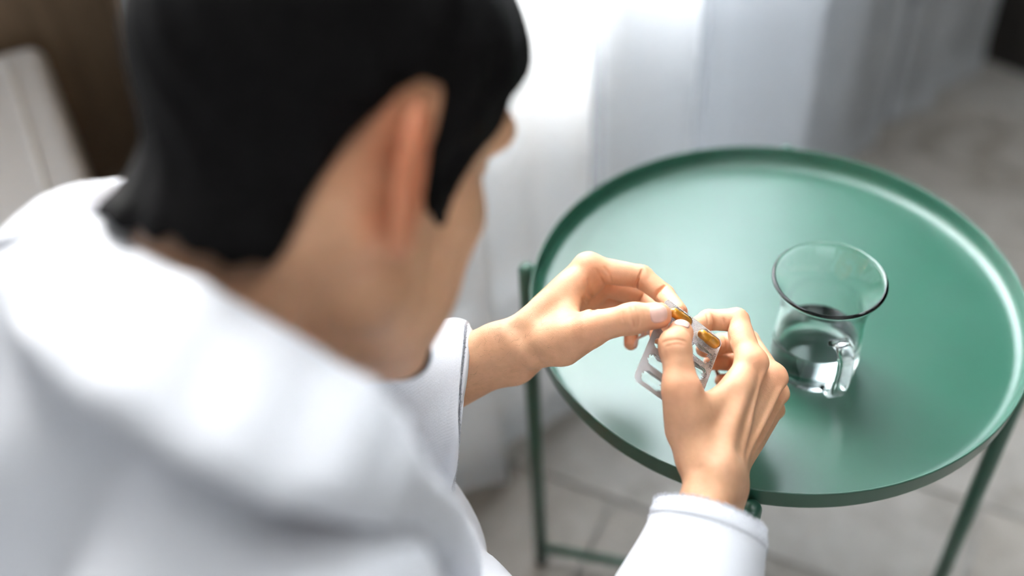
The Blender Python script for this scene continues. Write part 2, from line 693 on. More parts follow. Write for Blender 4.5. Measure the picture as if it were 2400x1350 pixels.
def window(name, org, ax, nrm, w, z0, z1, cols):
    """frame bars and panes standing in an opening; nrm points into the room"""
    root = tag(empty(name, tuple(org)), kind='structure')
    org = np.asarray(org, float)
    ang = math.atan2(ax[1], ax[0])

    def bar(nm, s0, s1, za, zb, th=.05, mat=None):
        o = link(nm, box_mesh(s1 - s0, th, zb - za, .004, 1), mat or M['frame'], root)
        o.location = ((s0 + s1) / 2 * ax[0], (s0 + s1) / 2 * ax[1], (za + zb) / 2)
        o.rotation_euler.z = ang
    fw_ = .05
    bar('window_frame', 0, w, z0, z0 + fw_)
    bar('window_frame', 0, w, z1 - fw_, z1)
    for i in range(cols + 1):
        s = i * (w - fw_) / cols
        bar('window_frame', s, s + fw_, z0 + fw_, z1 - fw_)
    for i in range(cols):
        s = i * (w - fw_) / cols
        bar('pane', s + fw_, s + (w - fw_) / cols, z0 + fw_, z1 - fw_, .004, M['film'])


window('window_1', WIN0 + E1 * ws0 - N1 * .04, E1, N1, ws1 - ws0, .06, 2.40, 2)
window('bed_fill_opening', BW0 + BED_D * .04, FD, -BED_D, .94, .55, 2.35, 1)  # added out of view to carry the bed fill light
window('rear_fill_opening', (-.9, REAR_Y - .04, 0), np.array([1.0, 0, 0]), np.array([0, 1, 0]), 2.0, .75, 2.35, 2)  # added out of view to carry the rear fill light

ce = mesh_from([(q[0], q[1], CEIL) for q in POLY] + [(q[0], q[1], CEIL + .08) for q in POLY],
               [tuple(range(7)), tuple(range(13, 6, -1))] + [(i, (i + 1) % 7, (i + 1) % 7 + 7, i + 7) for i in range(7)], False)
tag(link('ceiling', ce, M['ceil']), kind='structure')

# unseen flush lamp added for overhead fill above the seating place
lp = tag(empty('ceiling_fill', (.75, .10, CEIL)), 'round ceiling fill lamp with a white diffuser, added out of view', 'lamp')
link('fill_lamp_ring', lathe([(.50, 0), (.50, -.05), (.47, -.05), (.47, 0)], 48), M['frame'], lp)
link('diffuser', lathe([(0, -.045), (.30, -.043), (.47, -.035), (.47, -.005), (0, -.005)], 48, closed=False), M['lamp'], lp)
ll = bpy.data.lights.new('ceiling_fill_light', 'AREA')
ll.shape = 'DISK'
ll.size = .92
ll.energy = 1.8
ll.color = (1, .985, .96)
llo = bpy.data.objects.new('ceiling_fill_light', ll)
COL.objects.link(llo)
llo.parent = lp
llo.location = (0, 0, -.052)

# floor: grout bed + staggered plank tiles
fl = mesh_from([(q[0], q[1], -.003) for q in POLY] + [(q[0], q[1], -.08) for q in POLY],
               [tuple(range(7)), tuple(range(13, 6, -1))] + [(i, (i + 1) % 7, (i + 1) % 7 + 7, i + 7) for i in range(7)], False)
floor = tag(link('floor', fl, M['grout']), kind='structure')
T1 = np.array([.8805, -.474, 0])
T2 = np.array([.474, .8805, 0])
TW, TL, GAP = .186, .89, .005
poly2 = [(float(q[0]), float(q[1])) for q in POLY]


def inside(x, y):
    c = False
    n = len(poly2)
    for i in range(n):
        x1, y1 = poly2[i]
        x2, y2 = poly2[(i + 1) % n]
        if (y1 > y) != (y2 > y) and x < (x2 - x1) * (y - y1) / (y2 - y1) + x1:
            c = not c
    return c


tile_me = []
for i in range(4):
    me = box_mesh(TL - GAP, TW - GAP, .010, .0015, 1, (0, 0, -.005))
    me.materials.append(TILE_M[i])
    tile_me.append(me)
tang = math.atan2(T1[1], T1[0])
# offsets of the butt joints, measured on two rows
for r in range(-14, 15):
    e2 = .802 + (r + .5) * TW
    off = -.298 if r % 2 else .147
    for c in range(-6, 7):
        ct = T1 * (off + (c + .5) * TL) + T2 * e2
        cs = [ct + T1 * a * TL / 2 * .98 + T2 * b * TW / 2 * .98 for a in (-1, 1) for b in (-1, 1)]
        if not any(inside(q[0], q[1]) for q in cs):
            continue
        k = 2 if (r == -1 and c == 0) else [0, 1, 3][(r * 7 + c * 5) % 3]
        o = link('floor_tile', tile_me[k], None, floor)
        o.location = (ct[0], ct[1], .002)
        o.rotation_euler.z = tang + (math.pi if (r + c) % 2 else 0)

# ------------------------------------------------------------------ sheer curtain (two panels of deep folds)


def s_on_curtain(px, py):
    v = _fw + _RX * (px - 1200) / F_PX + _UY * (675 - py) / F_PX
    t = ((CUR0 - _C) @ N1) / (v @ N1)
    return float(((_C + v * t) - CUR0) @ E1)


KN = [-.20] + [s_on_curtain(x, 220) for x in (905, 1080, 1385, 1628, 1868, 1990, 2095, 2190, 2262)]
KN = [KN[0]] + [k for k in KN[1:] if k > KN[0] + .03]
AMP = [.05, .05, .055, .06, .06, .045, .035, .045, .04]
S_END = KN[-1]


def curtain_off(s):
    for i in range(len(KN) - 1):
        if s <= KN[i + 1] + 1e-9:
            t = (s - KN[i]) / (KN[i + 1] - KN[i])
            a = AMP[i % len(AMP)]
            return a * (t ** 1.3) * (1 if t < .93 else max(0.0, (1 - t) / .07) ** .6)
    return 0.0


def curtain_sheet(s0, s1, back, seed):
    return s0, s1, back, seed


def curtain_panel(name, s0, s1, label):
    ns = int((s1 - s0) / .006)
    nz = 40
    V, Fc = [], []
    for i in range(ns + 1):
        s = s0 + (s1 - s0) * i / ns
        for k in range(nz + 1):
            z = .006 + 2.40 * k / nz
            sway = .012 * math.sin(s * 9 + 1.7) * (1 - z / 2.4) ** 2
            o = curtain_off(s) * (.75 + .25 * math.cos(z * 1.1)) - .03 + sway + .003 * math.sin(s * 75 + z * 2)
            q = CUR0 + E1 * (s + .006 * math.sin(z * 4 + s * 20)) + N1 * o
            V.append((q[0], q[1], z))
    for i in range(ns):
        for k in range(nz):
            a = i * (nz + 1) + k
            Fc.append((a, a + nz + 1, a + nz + 2, a + 1))
    root = link(name, mesh_from(V, Fc), M['curtain'])
    # hem: stitched double strip near the floor
    V2, F2 = [], []
    for i in range(ns + 1):
        for k in range(3):
            b = V[i * (nz + 1)]
            V2.append((b[0] + N1[0] * .002, b[1] + N1[1] * .002, .006 + .03 * k))
    for i in range(ns):
        for k in range(2):
            a = i * 3 + k
            F2.append((a, a + 3, a + 4, a + 1))
    link('hem', mesh_from(V2, F2), M['curtain'], root)
    # gathered cloth: further layers folded behind the visible one
    for li, sa in enumerate((KN[-7], KN[-6], KN[-5], KN[-3])):
        V3, F3 = [], []
        n3 = int((s1 - sa) / .012)
        for i in range(n3 + 1):
            s = sa - .012 + (s1 - sa) * i / n3
            for k in range(21):
                z = .012 + 2.39 * k / 20
                q = CUR0 + E1 * s + N1 * (-.040 - .016 * li + .012 * math.sin(s * (31 + 5 * li) + li) + .004 * math.sin(z * 3 + li))
                V3.append((q[0], q[1], z))
        for i in range(n3):
            for k in range(20):
                a = i * 21 + k
                F3.append((a, a + 21, a + 22, a + 1))
        link('gathered_layer', mesh_from(V3, F3), M['voile'], root)
    return tag(root, label, 'curtain')


curtain_panel('sheer_curtain', KN[0], S_END, 'white sheer floor-length curtain hanging in deep folds at the window')
rod = link('curtain_rod', tube([CUR0 + E1 * (-.19) + ZV * 2.42, CUR0 + E1 * (S_END + .08) + ZV * 2.42], .012), M['frame'])
tag(rod, 'white round curtain rod above the sheer curtain', 'curtain rod')

# ------------------------------------------------------------------ daybed the person sits on
BED_Z = .42
bed_far = np.array([-.668, 1.425, 0])
BL, BW = 1.52, .92
bang = math.atan2(-BED_D[1], -BED_D[0])
bc = bed_far - BED_D * BL / 2 - FD * BW / 2
bed = tag(empty('daybed', tuple(bc)), 'white upholstered daybed with piped edge under the seated person', 'bed')
bed.rotation_euler.z = bang
bm = bmesh.new()
bmesh.ops.create_grid(bm, x_segments=60, y_segments=40, size=.5)
bm.free()
mt = link('mattress', box_mesh(BL, BW, .20, .022, 4, (0, 0, BED_Z - .10)), M['sheet'], bed)
mt.data.polygons.foreach_set('use_smooth', np.ones(len(mt.data.polygons), bool))
hx, hy = BL / 2 - .05, BW / 2 - .05
loop = [(-hx, -hy), (hx, -hy), (hx, hy), (-hx, hy), (-hx, -hy)]
pts = []
for a, b in zip(loop[:-1], loop[1:]):
    for t in np.linspace(0, 1, 12, endpoint=False):
        pts.append((a[0] + (b[0] - a[0]) * t, a[1] + (b[1] - a[1]) * t, BED_Z + .0015))
pts.append(pts[0])
link('piping', tube(pts, .0035, 8, caps=False), M['piping'], mt)
link('base', box_mesh(BL - .04, BW - .04, .10, .01, 2, (0, 0, .17)), M['brown'], bed)
for sx in (-1, 1):
    for sy in (-1, 1):
        l = link('leg', tube([(0, 0, .003), (0, 0, .125)], [.016, .024], 12), M['walnut'], bed)
        l.location = (sx * (BL / 2 - .1), sy * (BW / 2 - .1), 0)

# ------------------------------------------------------------------ green tray table
TC = np.array([.2378, .6975, 0])
table = tag(empty('tray_table', tuple(TC)), 'round green metal tray table with raised rim and four legs', 'table')
prof = [(0, .5015), (.2130, .5015)]
for t in np.linspace(0, 1, 6):
    a = t * math.pi / 2
    prof.append((.2155 + .0050 * math.sin(a), .5065 - .0050 * math.cos(a)))
prof += [(.2222, .5235), (.2223, .5246), (.2219, .5252), (.2212, .5252), (.2207, .5246)]
prof += [(.2199, .5180)]
for t in np.linspace(0, 1, 9):
    a = t * math.pi / 2
    prof.append((.2197 - .012 * (1 - math.cos(a)), .5165 - .012 * math.sin(a)))
prof += [(.20, .5043), (0, .5043)]
tray = link('tray', lathe(prof, 160, closed=False), M['green'], table)
LEG_R = .0082
LR = .2225 + LEG_R + .0012
PHI = 2.8577
for k in range(4):
    a = PHI + k * math.pi / 2
    c, s = math.cos(a), math.sin(a)
    x, y = LR * c, LR * s
    zt = .5195
    pts = [(x, y, .004), (x, y, .25), (x, y, zt - .006)]
    rad = [LEG_R, LEG_R, LEG_R]
    for t in (.4, .7, .9, 1.0):
        pts.append((x, y, zt - .006 + .006 * math.sin(t * math.pi / 2)))
        rad.append(LEG_R * max(.12, math.cos(t * math.pi / 2)))
    lg = link('leg', tube(pts, rad, 20), M['green'], table)
    link('foot', tube([(x, y, 0.0), (x, y, .006)], LEG_R * 1.06, 16), M['walnut'], lg)
    br = link('bracket', tube([(c * (LR - LEG_R * .5), s * (LR - LEG_R * .5), .497),
                               (c * .205, s * .205, .497)], .0045, 8), M['green'], table)
for k in range(2):
    a = PHI + k * math.pi / 2
    c, s = math.cos(a), math.sin(a)
    z = .030 + .0 * k
    mid = .011 if k else 0
    link('crossbar', tube([(c * LR, s * LR, z), (c * .05, s * .05, z), (0, 0, z + mid), (-c * .05, -s * .05, z), (-c * LR, -s * LR, z)], .0058, 12), M['green'], table)

# ------------------------------------------------------------------ glass mug with water
TZ = .5044
MC = np.array([.2575, .6260, TZ])
mug = tag(empty('glass_mug', tuple(MC)), 'clear flared glass mug part-filled with water on the green table', 'mug')


def wall_r(z):
    zz = np.array([0, .004, .012, .03, .050, .065, .080, .092, .1015])
    rr = np.array([.0330, .0362, .0375, .0369, .0355, .0350, .0368, .0412, .0456])
    return float(np.interp(z, zz, rr))


def smooth_profile(z0, z1, n, off):
    out = []
    for z in np.linspace(z0, z1, n):
        r = np.mean([wall_r(min(max(z + d, .0), .1015)) for d in (-.006, -.003, 0, .003, .006)]) if z < .095 else wall_r(z)
        out.append((r + off, z))
    return out


outer = [(0, .0012), (.024, .0012), (.029, 0.0), (.0325, .0006)] + smooth_profile(.004, .1015, 34, 0)
top = [(.0456 + .0017 * math.cos(t) - .0012, .1022 + .0017 * math.sin(t)) for t in np.linspace(-.2, math.pi + .3, 10)]
inner = [(r - .0026, z) for r, z in smooth_profile(.0095, .1005, 34, 0)][::-1] + [(.033, .0075), (.028, .0066), (0, .0064)]
link('glass_body', lathe(outer + top + inner, 96, closed=False), M['glass'], mug)
WL = .040
wp = [(0, .0063)] + [(.028, .0065), (.033, .0074)] + [(r - .0026 + .00025, z) for r, z in smooth_profile(.0095, WL, 14, 0)]
wr = wp[-1][0]
wp += [(wr - .0006, WL - .0002), (wr - .003, WL - .0009), (0, WL - .0010)]
water = tag(link('water', lathe(wp, 96, closed=False), M['water']), 'still clear water filling the lower third of the glass mug', 'water')
water.location = tuple(MC)
# handle: flat strap loop
HA = math.atan2(-.993, .12)
hd = np.array([math.cos(HA), math.sin(HA), 0])
hs = np.array([-hd[1], hd[0], 0])
path = []
for r, z in [(.0342, .0635), (.0385, .0655), (.0445, .0672), (.0500, .0655), (.0530, .0600), (.0538, .0510), (.0535, .0400), (.0525, .0290),
             (.0505, .0200), (.0470, .0140), (.0425, .0112), (.0395, .0108), (.0361, .0112)]:
    path.append(hd * r + ZV * z)
path = np.array(path)
pp = []
for i in range(len(path) - 1):
    p0, p1, p2, p3 = path[max(i - 1, 0)], path[i], path[i + 1], path[min(i + 2, len(path) - 1)]
    for t in np.linspace(0, 1, 5, endpoint=False):
        pp.append(.5 * ((2 * p1) + (-p0 + p2) * t + (2 * p0 - 5 * p1 + 4 * p2 - p3) * t * t + (-p0 + 3 * p1 - 3 * p2 + p3) * t ** 3))
pp.append(path[-1])
V, Fc = [], []
NS = 16
for i, q in enumerate(pp):
    tn = unit(pp[min(i + 1, len(pp) - 1)] - pp[max(i - 1, 0)])
    nn = np.cross(tn, hs)
    end = min(i, len(pp) - 1 - i)
    gr = 1 + .25 * max(0, (4 - end) / 4)
    for k in range(NS):
        an = 2 * math.pi * k / NS
        cx, cy = math.cos(an), math.sin(an)
        ex = math.copysign(abs(cx) ** .55, cx)
        ey = math.copysign(abs(cy) ** .55, cy)
        V.append(q + hs * ex * .0068 * gr + nn * ey * .0031 * gr)
for i in range(len(pp) - 1):
    for k in range(NS):
        k2 = (k + 1) % NS
        Fc.append((i * NS + k, i * NS + k2, (i + 1) * NS + k2, (i + 1) * NS + k))
Fc.append(tuple(range(NS - 1, -1, -1)))
Fc.append(tuple((len(pp) - 1) * NS + k for k in range(NS)))
me = mesh_from(V, Fc)
bm = bmesh.new(); bm.from_mesh(me); bmesh.ops.recalc_face_normals(bm, faces=bm.faces); bm.to_mesh(me); bm.free()
link('handle', me, M['glass'], mug)

# ------------------------------------------------------------------ blister pack
PA, PB, PD = U(1563, 697, .805), U(1694, 798, .822), U(1476, 882, .769)
px_ = unit(PB - PA)
pn_ = unit(np.cross(px_, PD - PA))
py_ = np.cross(pn_, px_)
if pn_ @ (_C - PA) < 0:
    pn_, = (-pn_,)
PW = float(np.linalg.norm(PB - PA))
PH = float((PD - PA) @ py_)
sgn = 1.0
if PH < 0:
    py_ = -py_
    PH = -PH
# local frame: x along the short edge A->B, y = -(A->D), z towards the camera
zx = np.cross(px_, -py_)
if zx @ (_C - PA) < 0:
    pass
pack_c = PA + px_ * PW / 2 + py_ * PH / 2
PM = Matrix(((px_[0], -py_[0], zx[0], pack_c[0]), (px_[1], -py_[1], zx[1], pack_c[1]), (px_[2], -py_[2], zx[2], pack_c[2]), (0, 0, 0, 1)))
pack = tag(empty('blister_pack'), 'silver blister pack with two orange capsules left, held between both hands', 'blister pack')
pack.matrix_world = PM
CELLW, CELLH = PW / 2, PH / 5
CL, CW_ = .0205, .0084      # capsule pocket length and width


def stadium(n=28, grow=0.0):
    l, r = CL / 2 - CW_ / 2, CW_ / 2 + grow
    out = []
    for i in range(n):
        a = 2 * math.pi * i / n
        x = r * math.cos(a) + (l if math.cos(a) >= 0 else -l)
        out.append((x, r * math.sin(a)))
    return out


def cell_plate(filled, cr):
    """rectangle with a pocket-shaped hole; cr = (sx,sy) of a rounded outer corner or None"""
    n = 28
    hole = stadium(n)
    bm_ = bmesh.new()
    rad = .0048
    ring = []
    for (x, y) in hole:
        a = math.atan2(y, x)
        c, s = math.cos(a), math.sin(a)
        k = min(CELLW / 2 / max(abs(c), 1e-6), CELLH / 2 / max(abs(s), 1e-6))
        ring.append((c * k, s * k, math.hypot(c * k, s * k)))
    # rays from the centre: add the four exact corners
    pts_o = []
    for i, (x, y, _) in enumerate(ring):
        pts_o.append([x, y])
    for sx in (-1, 1):
        for sy in (-1, 1):
            cc = (sx * CELLW / 2, sy * CELLH / 2)
            j = min(range(n), key=lambda q: (pts_o[q][0] - cc[0]) ** 2 + (pts_o[q][1] - cc[1]) ** 2)
            pts_o[j] = [cc[0], cc[1]]
            if cr == (sx, sy):
                order = sorted(range(n), key=lambda q: (pts_o[q][0] - cc[0]) ** 2 + (pts_o[q][1] - cc[1]) ** 2)[:6]
                for q in order:
                    x, y = pts_o[q]
                    ox, oy = cc[0] - sx * rad, cc[1] - sy * rad
                    dx, dy = x - ox, y - oy
                    if dx * sx > 0 and dy * sy > 0:
                        h = math.hypot(dx, dy)
                        pts_o[q] = [ox + dx / h * rad, oy + dy / h * rad]
    vi = [bm_.verts.new((x, y, 0)) for x, y in hole]
    vo_ = [bm_.verts.new((x, y, 0)) for x, y in pts_o]
    for i in range(n):
        j = (i + 1) % n
        try:
            bm_.faces.new((vi[i], vo_[i], vo_[j], vi[j]))
        except ValueError:
            pass
    if filled:                       # unbroken foil behind a full pocket
        bm_.faces.new(vi)
    g = bmesh.ops.extrude_face_region(bm_, geom=bm_.faces[:])
    for v in g['geom']:
        if isinstance(v, bmesh.types.BMVert):
            v.co.z -= .0004
    return bm_


sheet_bm = bmesh.new()
cells = {}
for r in range(5):
    for c in range(2):
        cx, cy = (c - .5) * CELLW, PH / 2 - (r + .5) * CELLH
        cells[(r, c)] = (cx, cy)
        cr = None
        if r == 0: cr = (-1, 1) if c == 0 else (1, 1)
        if r == 4: cr = (-1, -1) if c == 0 else (1, -1)
        b_ = cell_plate(r == 0, cr)
        tmp = bpy.data.meshes.new('t')
        b_.to_mesh(tmp)
        b_.free()
        n0 = len(sheet_bm.verts)
        sheet_bm.from_mesh(tmp)
        sheet_bm.verts.ensure_lookup_table()
        for v in sheet_bm.verts[n0:]:
            v.co.x += cx
            v.co.y += cy
        bpy.data.meshes.remove(tmp)
bmesh.ops.remove_doubles(sheet_bm, verts=sheet_bm.verts, dist=1e-6)
link('foil_sheet', bm_mesh(sheet_bm), M['foil'], pack)


def pocket_mesh(height, dent=0.0, seed=0):
    rr = np.random.default_rng(seed)
    n = 28
    V, Fc = [], []
    prof_ = [(1.10, 0.0), (1.0, .10), (.97, .55), (.88, .85), (.62, .97), (.30, 1.0)]
    for k, (g, h) in enumerate(prof_):
        for (x, y) in stadium(n):
            l = CL / 2 - CW_ / 2
            dx = x - math.copysign(l, x) if abs(x) > l else 0
            bx = x - dx
            d = dent * rr.normal() * (1 if k > 1 else 0)
            V.append((bx * (.98 if g < .9 else 1) + dx * g, y * g, .0003 + height * h * (1 + d)))
    for k in range(len(prof_) - 1):
        for i in range(n):
            j = (i + 1) % n
            Fc.append((k * n + i, k * n + j, (k + 1) * n + j, (k + 1) * n + i))
    Fc.append(tuple((len(prof_) - 1) * n + i for i in range(n)))
    return mesh_from(V, Fc)


DROP = .0022
full_p = pocket_mesh(.0080)
for r in range(5):
    for c in range(2):
        cx, cy = cells[(r, c)]
        if r == 0:
            me = full_p
        else:
            me = pocket_mesh(.0042, .10, r * 2 + c)
        o = link('pocket', me, M['film'], pack)
        o.location = (cx, cy - (DROP if r == 0 else 0), 0)
        if r > 0:
            # torn foil flaps left behind the emptied pocket
            rr = np.random.default_rng(50 + r * 2 + c)
            V, Fc = [], []
            hole = stadium(28)
            for i in range(0, 28, 2):
                if rr.random() < .35:
                    continue
                a, b = hole[i], hole[(i + 2) % 28]
                m_ = ((a[0] + b[0]) / 2, (a[1] + b[1]) / 2)
                L_ = rr.uniform(.12, .42)
                tip = (m_[0] * (1 - L_ * .5) + rr.normal() * .0005, m_[1] * (1 - L_), -.0003 - rr.uniform(.0002, .0022))
                k = len(V)
                V += [(a[0], a[1], -.0003), (b[0], b[1], -.0003), tip]
                Fc.append((k, k + 1, k + 2))
            fo = link('torn_foil', mesh_from(V, Fc, False), M['foil'], pack)
            fo.location = (cx, cy, 0)
# printed batch code along the edge beside the right-hand column
tc = bpy.data.curves.new('batch_code', 'FONT')
tc.body = '20 01.2025'
tc.size = .0031
tc.extrude = .00003
tc.align_x = 'CENTER'
to = bpy.data.objects.new('batch_code_curve', tc)
COL.objects.link(to)
dg = bpy.context.evaluated_depsgraph_get()
tme = bpy.data.meshes.new_from_object(to.evaluated_get(dg))
bpy.data.objects.remove(to, do_unlink=True)
txt = link('batch_code', tme, None, pack)
txt.data.materials.clear()
txt.data.materials.append(M['ink'])
txt.location = (PW / 2 - .0012, PH / 2 - .0205, .00005)
txt.rotation_euler.z = math.pi / 2


def capsule(cell, label):
    cx, cy = cells[cell]
    root = tag(empty('capsule'), label, 'capsule', 'orange capsules left in the blister pack')
    root.matrix_world = PM @ Matrix.Translation((cx, cy - DROP, .0039))
    for nm, x0, x1, r_ in (('capsule_body', -.0100, .0012, .00345), ('capsule_cap', -.0005, .0100, .0038)):
        prof_ = []
        n = 8
        L0, L1 = (x0, x1)
        if nm == 'capsule_body':
            pr = [(max(1e-5, r_ * math.sin(t)), L0 + r_ - r_ * math.cos(t)) for t in np.linspace(0, math.pi / 2, n)] + [(r_, L1), (1e-5, L1)]
        else:
            pr = [(1e-5, L0), (r_, L0)] + [(max(1e-5, r_ * math.cos(t)), L1 - r_ + r_ * math.sin(t)) for t in np.linspace(0, math.pi / 2, n)]
        o = link(nm, lathe(pr, 24, closed=False), M['orange'], root)
        o.rotation_euler.y = math.pi / 2
    return root


capsule((0, 0), 'orange capsule in the pocket under the left thumb tip')
capsule((0, 1), 'orange capsule in the pocket at the rounded corner beside the printed code')
# ------------------------------------------------------------------ the person
# head pose (fitted to ear, brow, cheek and chin in the photograph)
HO = np.array([-.0999, .4693, .8720])
_y, _p, _r = math.radians(38.3), math.radians(38.1), math.radians(-18.2)


def rot_zyx(a, b, g):
    ca, sa, cb, sb, cg, sg = math.cos(a), math.sin(a), math.cos(b), math.sin(b), math.cos(g), math.sin(g)
    return (np.array([[ca, -sa, 0], [sa, ca, 0], [0, 0, 1]]) @ np.array([[cb, 0, sb], [0, 1, 0], [-sb, 0, cb]])
            @ np.array([[1, 0, 0], [0, cg, -sg], [0, sg, cg]]))


HR = rot_zyx(_y, _p, _r)


def hw(x, y, z):
    return HO + HR @ np.array([x, y, z], float)


C7 = np.array([-.205, .400, .835])
PEL = np.array([-.47, .285, .515])
SH_R = np.array([-.105, .232, .765])
SH_L = np.array([-.150, .575, .720])
EL_R = np.array([.050, .245, .505])
EL_L = U(550, 1120, .90)
HIP_R, HIP_L = PEL + RD * .09, PEL - RD * .09
KN_R = PEL + FD * .43 + RD * .10 + np.array([0, 0, -.025])
KN_L = PEL + FD * .43 - RD * .15 + np.array([0, 0, -.025])
AN_R = KN_R + FD * .02 + np.array([0, 0, -.41])
AN_L = KN_L + FD * .02 + np.array([0, 0, -.41])

# ---- hands: joints from photo pixels at the depth of what they hold
LH = dict(W=U(1180, 822, .848), E=EL_L,
          M=[U(1380, 625, .850), U(1392, 655, .872), U(1386, 690, .890), U(1370, 722, .903)],
          P=[U(1503, 649, .850), U(1512, 694, .880), U(1492, 728, .897), U(1455, 752, .904)],
          D=[U(1556, 690, .841), U(1548, 735, .862), U(1530, 752, .886), U(1480, 774, .890)],
          T=[U(1590, 729, .817), U(1543, 786, .842), U(1512, 768, .872), U(1478, 805, .876)],
          TC=U(1262, 808, .830), TM=U(1384, 768, .806), TI=U(1480, 747, .791), TT=U(1543, 739, .7885))
RH = dict(W=U(1683, 1120, .770), E=EL_R,
          M=[U(1762, 848, .805), U(1808, 884, .822), U(1812, 920, .842), U(1802, 958, .858)],
          P=[U(1727, 750, .832), U(1752, 800, .868), U(1758, 852, .886), U(1760, 902, .893)],
          D=[U(1660, 750, .836), U(1690, 806, .872), U(1697, 846, .886), U(1716, 892, .890)],
          T=[U(1614, 776, .818), U(1652, 818, .856), U(1668, 850, .870), U(1692, 892, .880)],
          TC=U(1640, 1062, .772), TM=U(1599, 905, .766), TI=U(1582, 814, .776), TT=U(1594, 781, .7905))
FR = [(.0100, .0092, .0080, .0068), (.0100, .0093, .0081, .0069), (.0096, .0088, .0076, .0065), (.0086, .0076, .0066, .0056)]


def hand_frame(h):
    """palmar direction: away from the knuckles, towards the curled fingertips"""
    ac = unit(h['M'][3] - h['M'][0])                       # index -> little finger
    ln = unit((h['M'][1] + h['M'][2]) / 2 - h['W'])
    n = np.cross(ac, ln)
    tips = sum(h['T']) / 4 - sum(h['M']) / 4
    if n @ tips < 0:
        n = -n
    return ac, ln, unit(n)


def hand_sdf(h):
    ac, ln, pn = hand_frame(h)
    W, E = h['W'], h['E']
    thin = unit(np.cross(ac, unit(E - W)))
    if thin @ pn < 0:
        thin = -thin
    fa = unit(E - W)
    ac_w = unit(ac - fa * (ac @ fa))
    cps = [W + ac * t - fa * .008 for t in (-.017, -.006, .006, .017)]
    joints = []
    for i in range(4):
        joints += [(h['M'][i], .011), (h['P'][i], .008), (h['D'][i], .006), (h['T'][i], .008)]
    joints += [(h['TM'], .010), (h['TI'], .009), (h['TT'], .009)]

    # crease planes: (point, bone direction, side direction, depth, sigma)
    cre = []
    for i in range(4):
        m, p_, d_, t_ = h['M'][i], h['P'][i], h['D'][i], h['T'][i]
        for a, b, c, r_ in ((m, p_, d_, FR[i][1]), (p_, d_, t_, FR[i][2])):
            din, dou = unit(b - a), unit(c - b)
            ax = unit(din + dou)
            inner = unit(dou - din) if np.linalg.norm(dou - din) > .15 else pn
            cre.append((b + inner * r_, ax, .0024, .0010))
            for k in (-1, 0, 1):
                cre.append((b - inner * r_ + ax * k * .0028, ax, .0008, .0008))
    tb = unit(h['TI'] - h['TM'])
    tdors = unit((_C - h['TI']) - tb * ((_C - h['TI']) @ tb))

    def f(p):
        # forearm: radius and ulna side by side
        fo = None
        for s in (-1, 1):
            a = W + ac_w * s * .0115 + fa * .006
            m_ = W + (E - W) * .45 + ac_w * s * .015
            b = E + ac_w * s * .012
            d = smin(cone(p, a, m_, .0185, .0240), cone(p, m_, b, .0240, .0270), .01)
            fo = d if fo is None else smin(fo, d, .016)
        # carpus + metacarpals
        pal = None
        for i in range(4):
            d = cone(p, cps[i] + pn * .001, h['M'][i] + pn * .0020, .0125, .0102)
            pal = d if pal is None else smin(pal, d, .010)
        for i in range(3):                                   # palm filling
            a = (cps[i] + cps[i + 1]) / 2 + pn * .006
            b = (h['M'][i] + h['M'][i + 1]) / 2 + pn * .0065 - ln * .004
            pal = smin(pal, cone(p, a, b, .0120, .0088), .008)
        pal = smin(pal, cone(p, cps[3] + pn * .008, h['M'][3] + pn * .008 - ln * .012, .0130, .0100), .010)   # hypothenar
        d = smin(fo, pal, .018)
        # knuckle heads and tendons
        for i in range(4):
            kd = h['M'][i] - pn * .0035
            d = smin(d, cone(p, kd, kd + ln * .002, .0080, .0080), .006)
            a = W - pn * .0105 + ac * (-.004 + .003 * i)
            b = h['M'][i] - pn * .0098
            mid = (a + b) / 2 - pn * .0012
            d = smin(d, np.minimum(cone(p, a, mid, .0016, .0019), cone(p, mid, b, .0019, .0021)), .0055)
        # thumb
        th = cone(p, h['TC'] + pn * .002, h['TM'], .0165, .0125)
        th = smin(th, cone(p, (h['TC'] * .6 + h['TM'] * .4) + pn * .006 + ac * .004, h['TM'] * .85 + h['TC'] * .15 + pn * .004, .0150, .0110), .010)
        t2 = smin(cone(p, h['TM'], h['TI'], .0122, .0106), cone(p, h['TI'], h['TT'], .0108, .0098), .004)
        t2 = smin(t2, cone(p, h['TI'] - tb * .003, h['TI'] + tb * .003, .0112, .0112), .003)
        th = smin(th, t2, .006)
        d = smin(d, th, .013)
        # web between thumb and index
        wa = h['TM'] * .55 + h['TC'] * .45
        wb = h['M'][0] * .70 + cps[0] * .30 + pn * .004
        d = smin(d, cone(p, wa, wb, .0075, .0075), .014)
        # fingers
        fg = None
        for i in range(4):
            r0, r1, r2, r3 = FR[i]
            q = smin(cone(p, h['M'][i] + pn * .001, h['P'][i], r0, r1), cone(p, h['P'][i], h['D'][i], r1 * .98, r2), .0030)
            q = smin(q, cone(p, h['D'][i], h['T'][i], r2 * .99, r3), .0025)
            # soft pads on the palmar side of the phalanges
            pm = (h['M'][i] + h['P'][i]) / 2
            q = smin(q, cone(p, pm * .8 + h['M'][i] * .2 + pn * .0025, pm * .8 + h['P'][i] * .2 + pn * .0022, r1 * .86, r1 * .86), .004)
            fg = q if fg is None else smin(fg, q, .0014)
        d = smin(d, fg, .0055)
        for c, ax, dep, sg in cre:
            v = p - np.asarray(c, F32)
            s2 = np.einsum('ij,ij->i', v, v)
            ix = np.nonzero(s2 < .013 ** 2)[0]
            if len(ix):
                al = v[ix] @ np.asarray(ax, F32)
                d[ix] += dep * np.exp(-(al / sg) ** 2) * np.exp(-(s2[ix] - al * al) / .0060 ** 2)
        return d
    return f, joints, cre


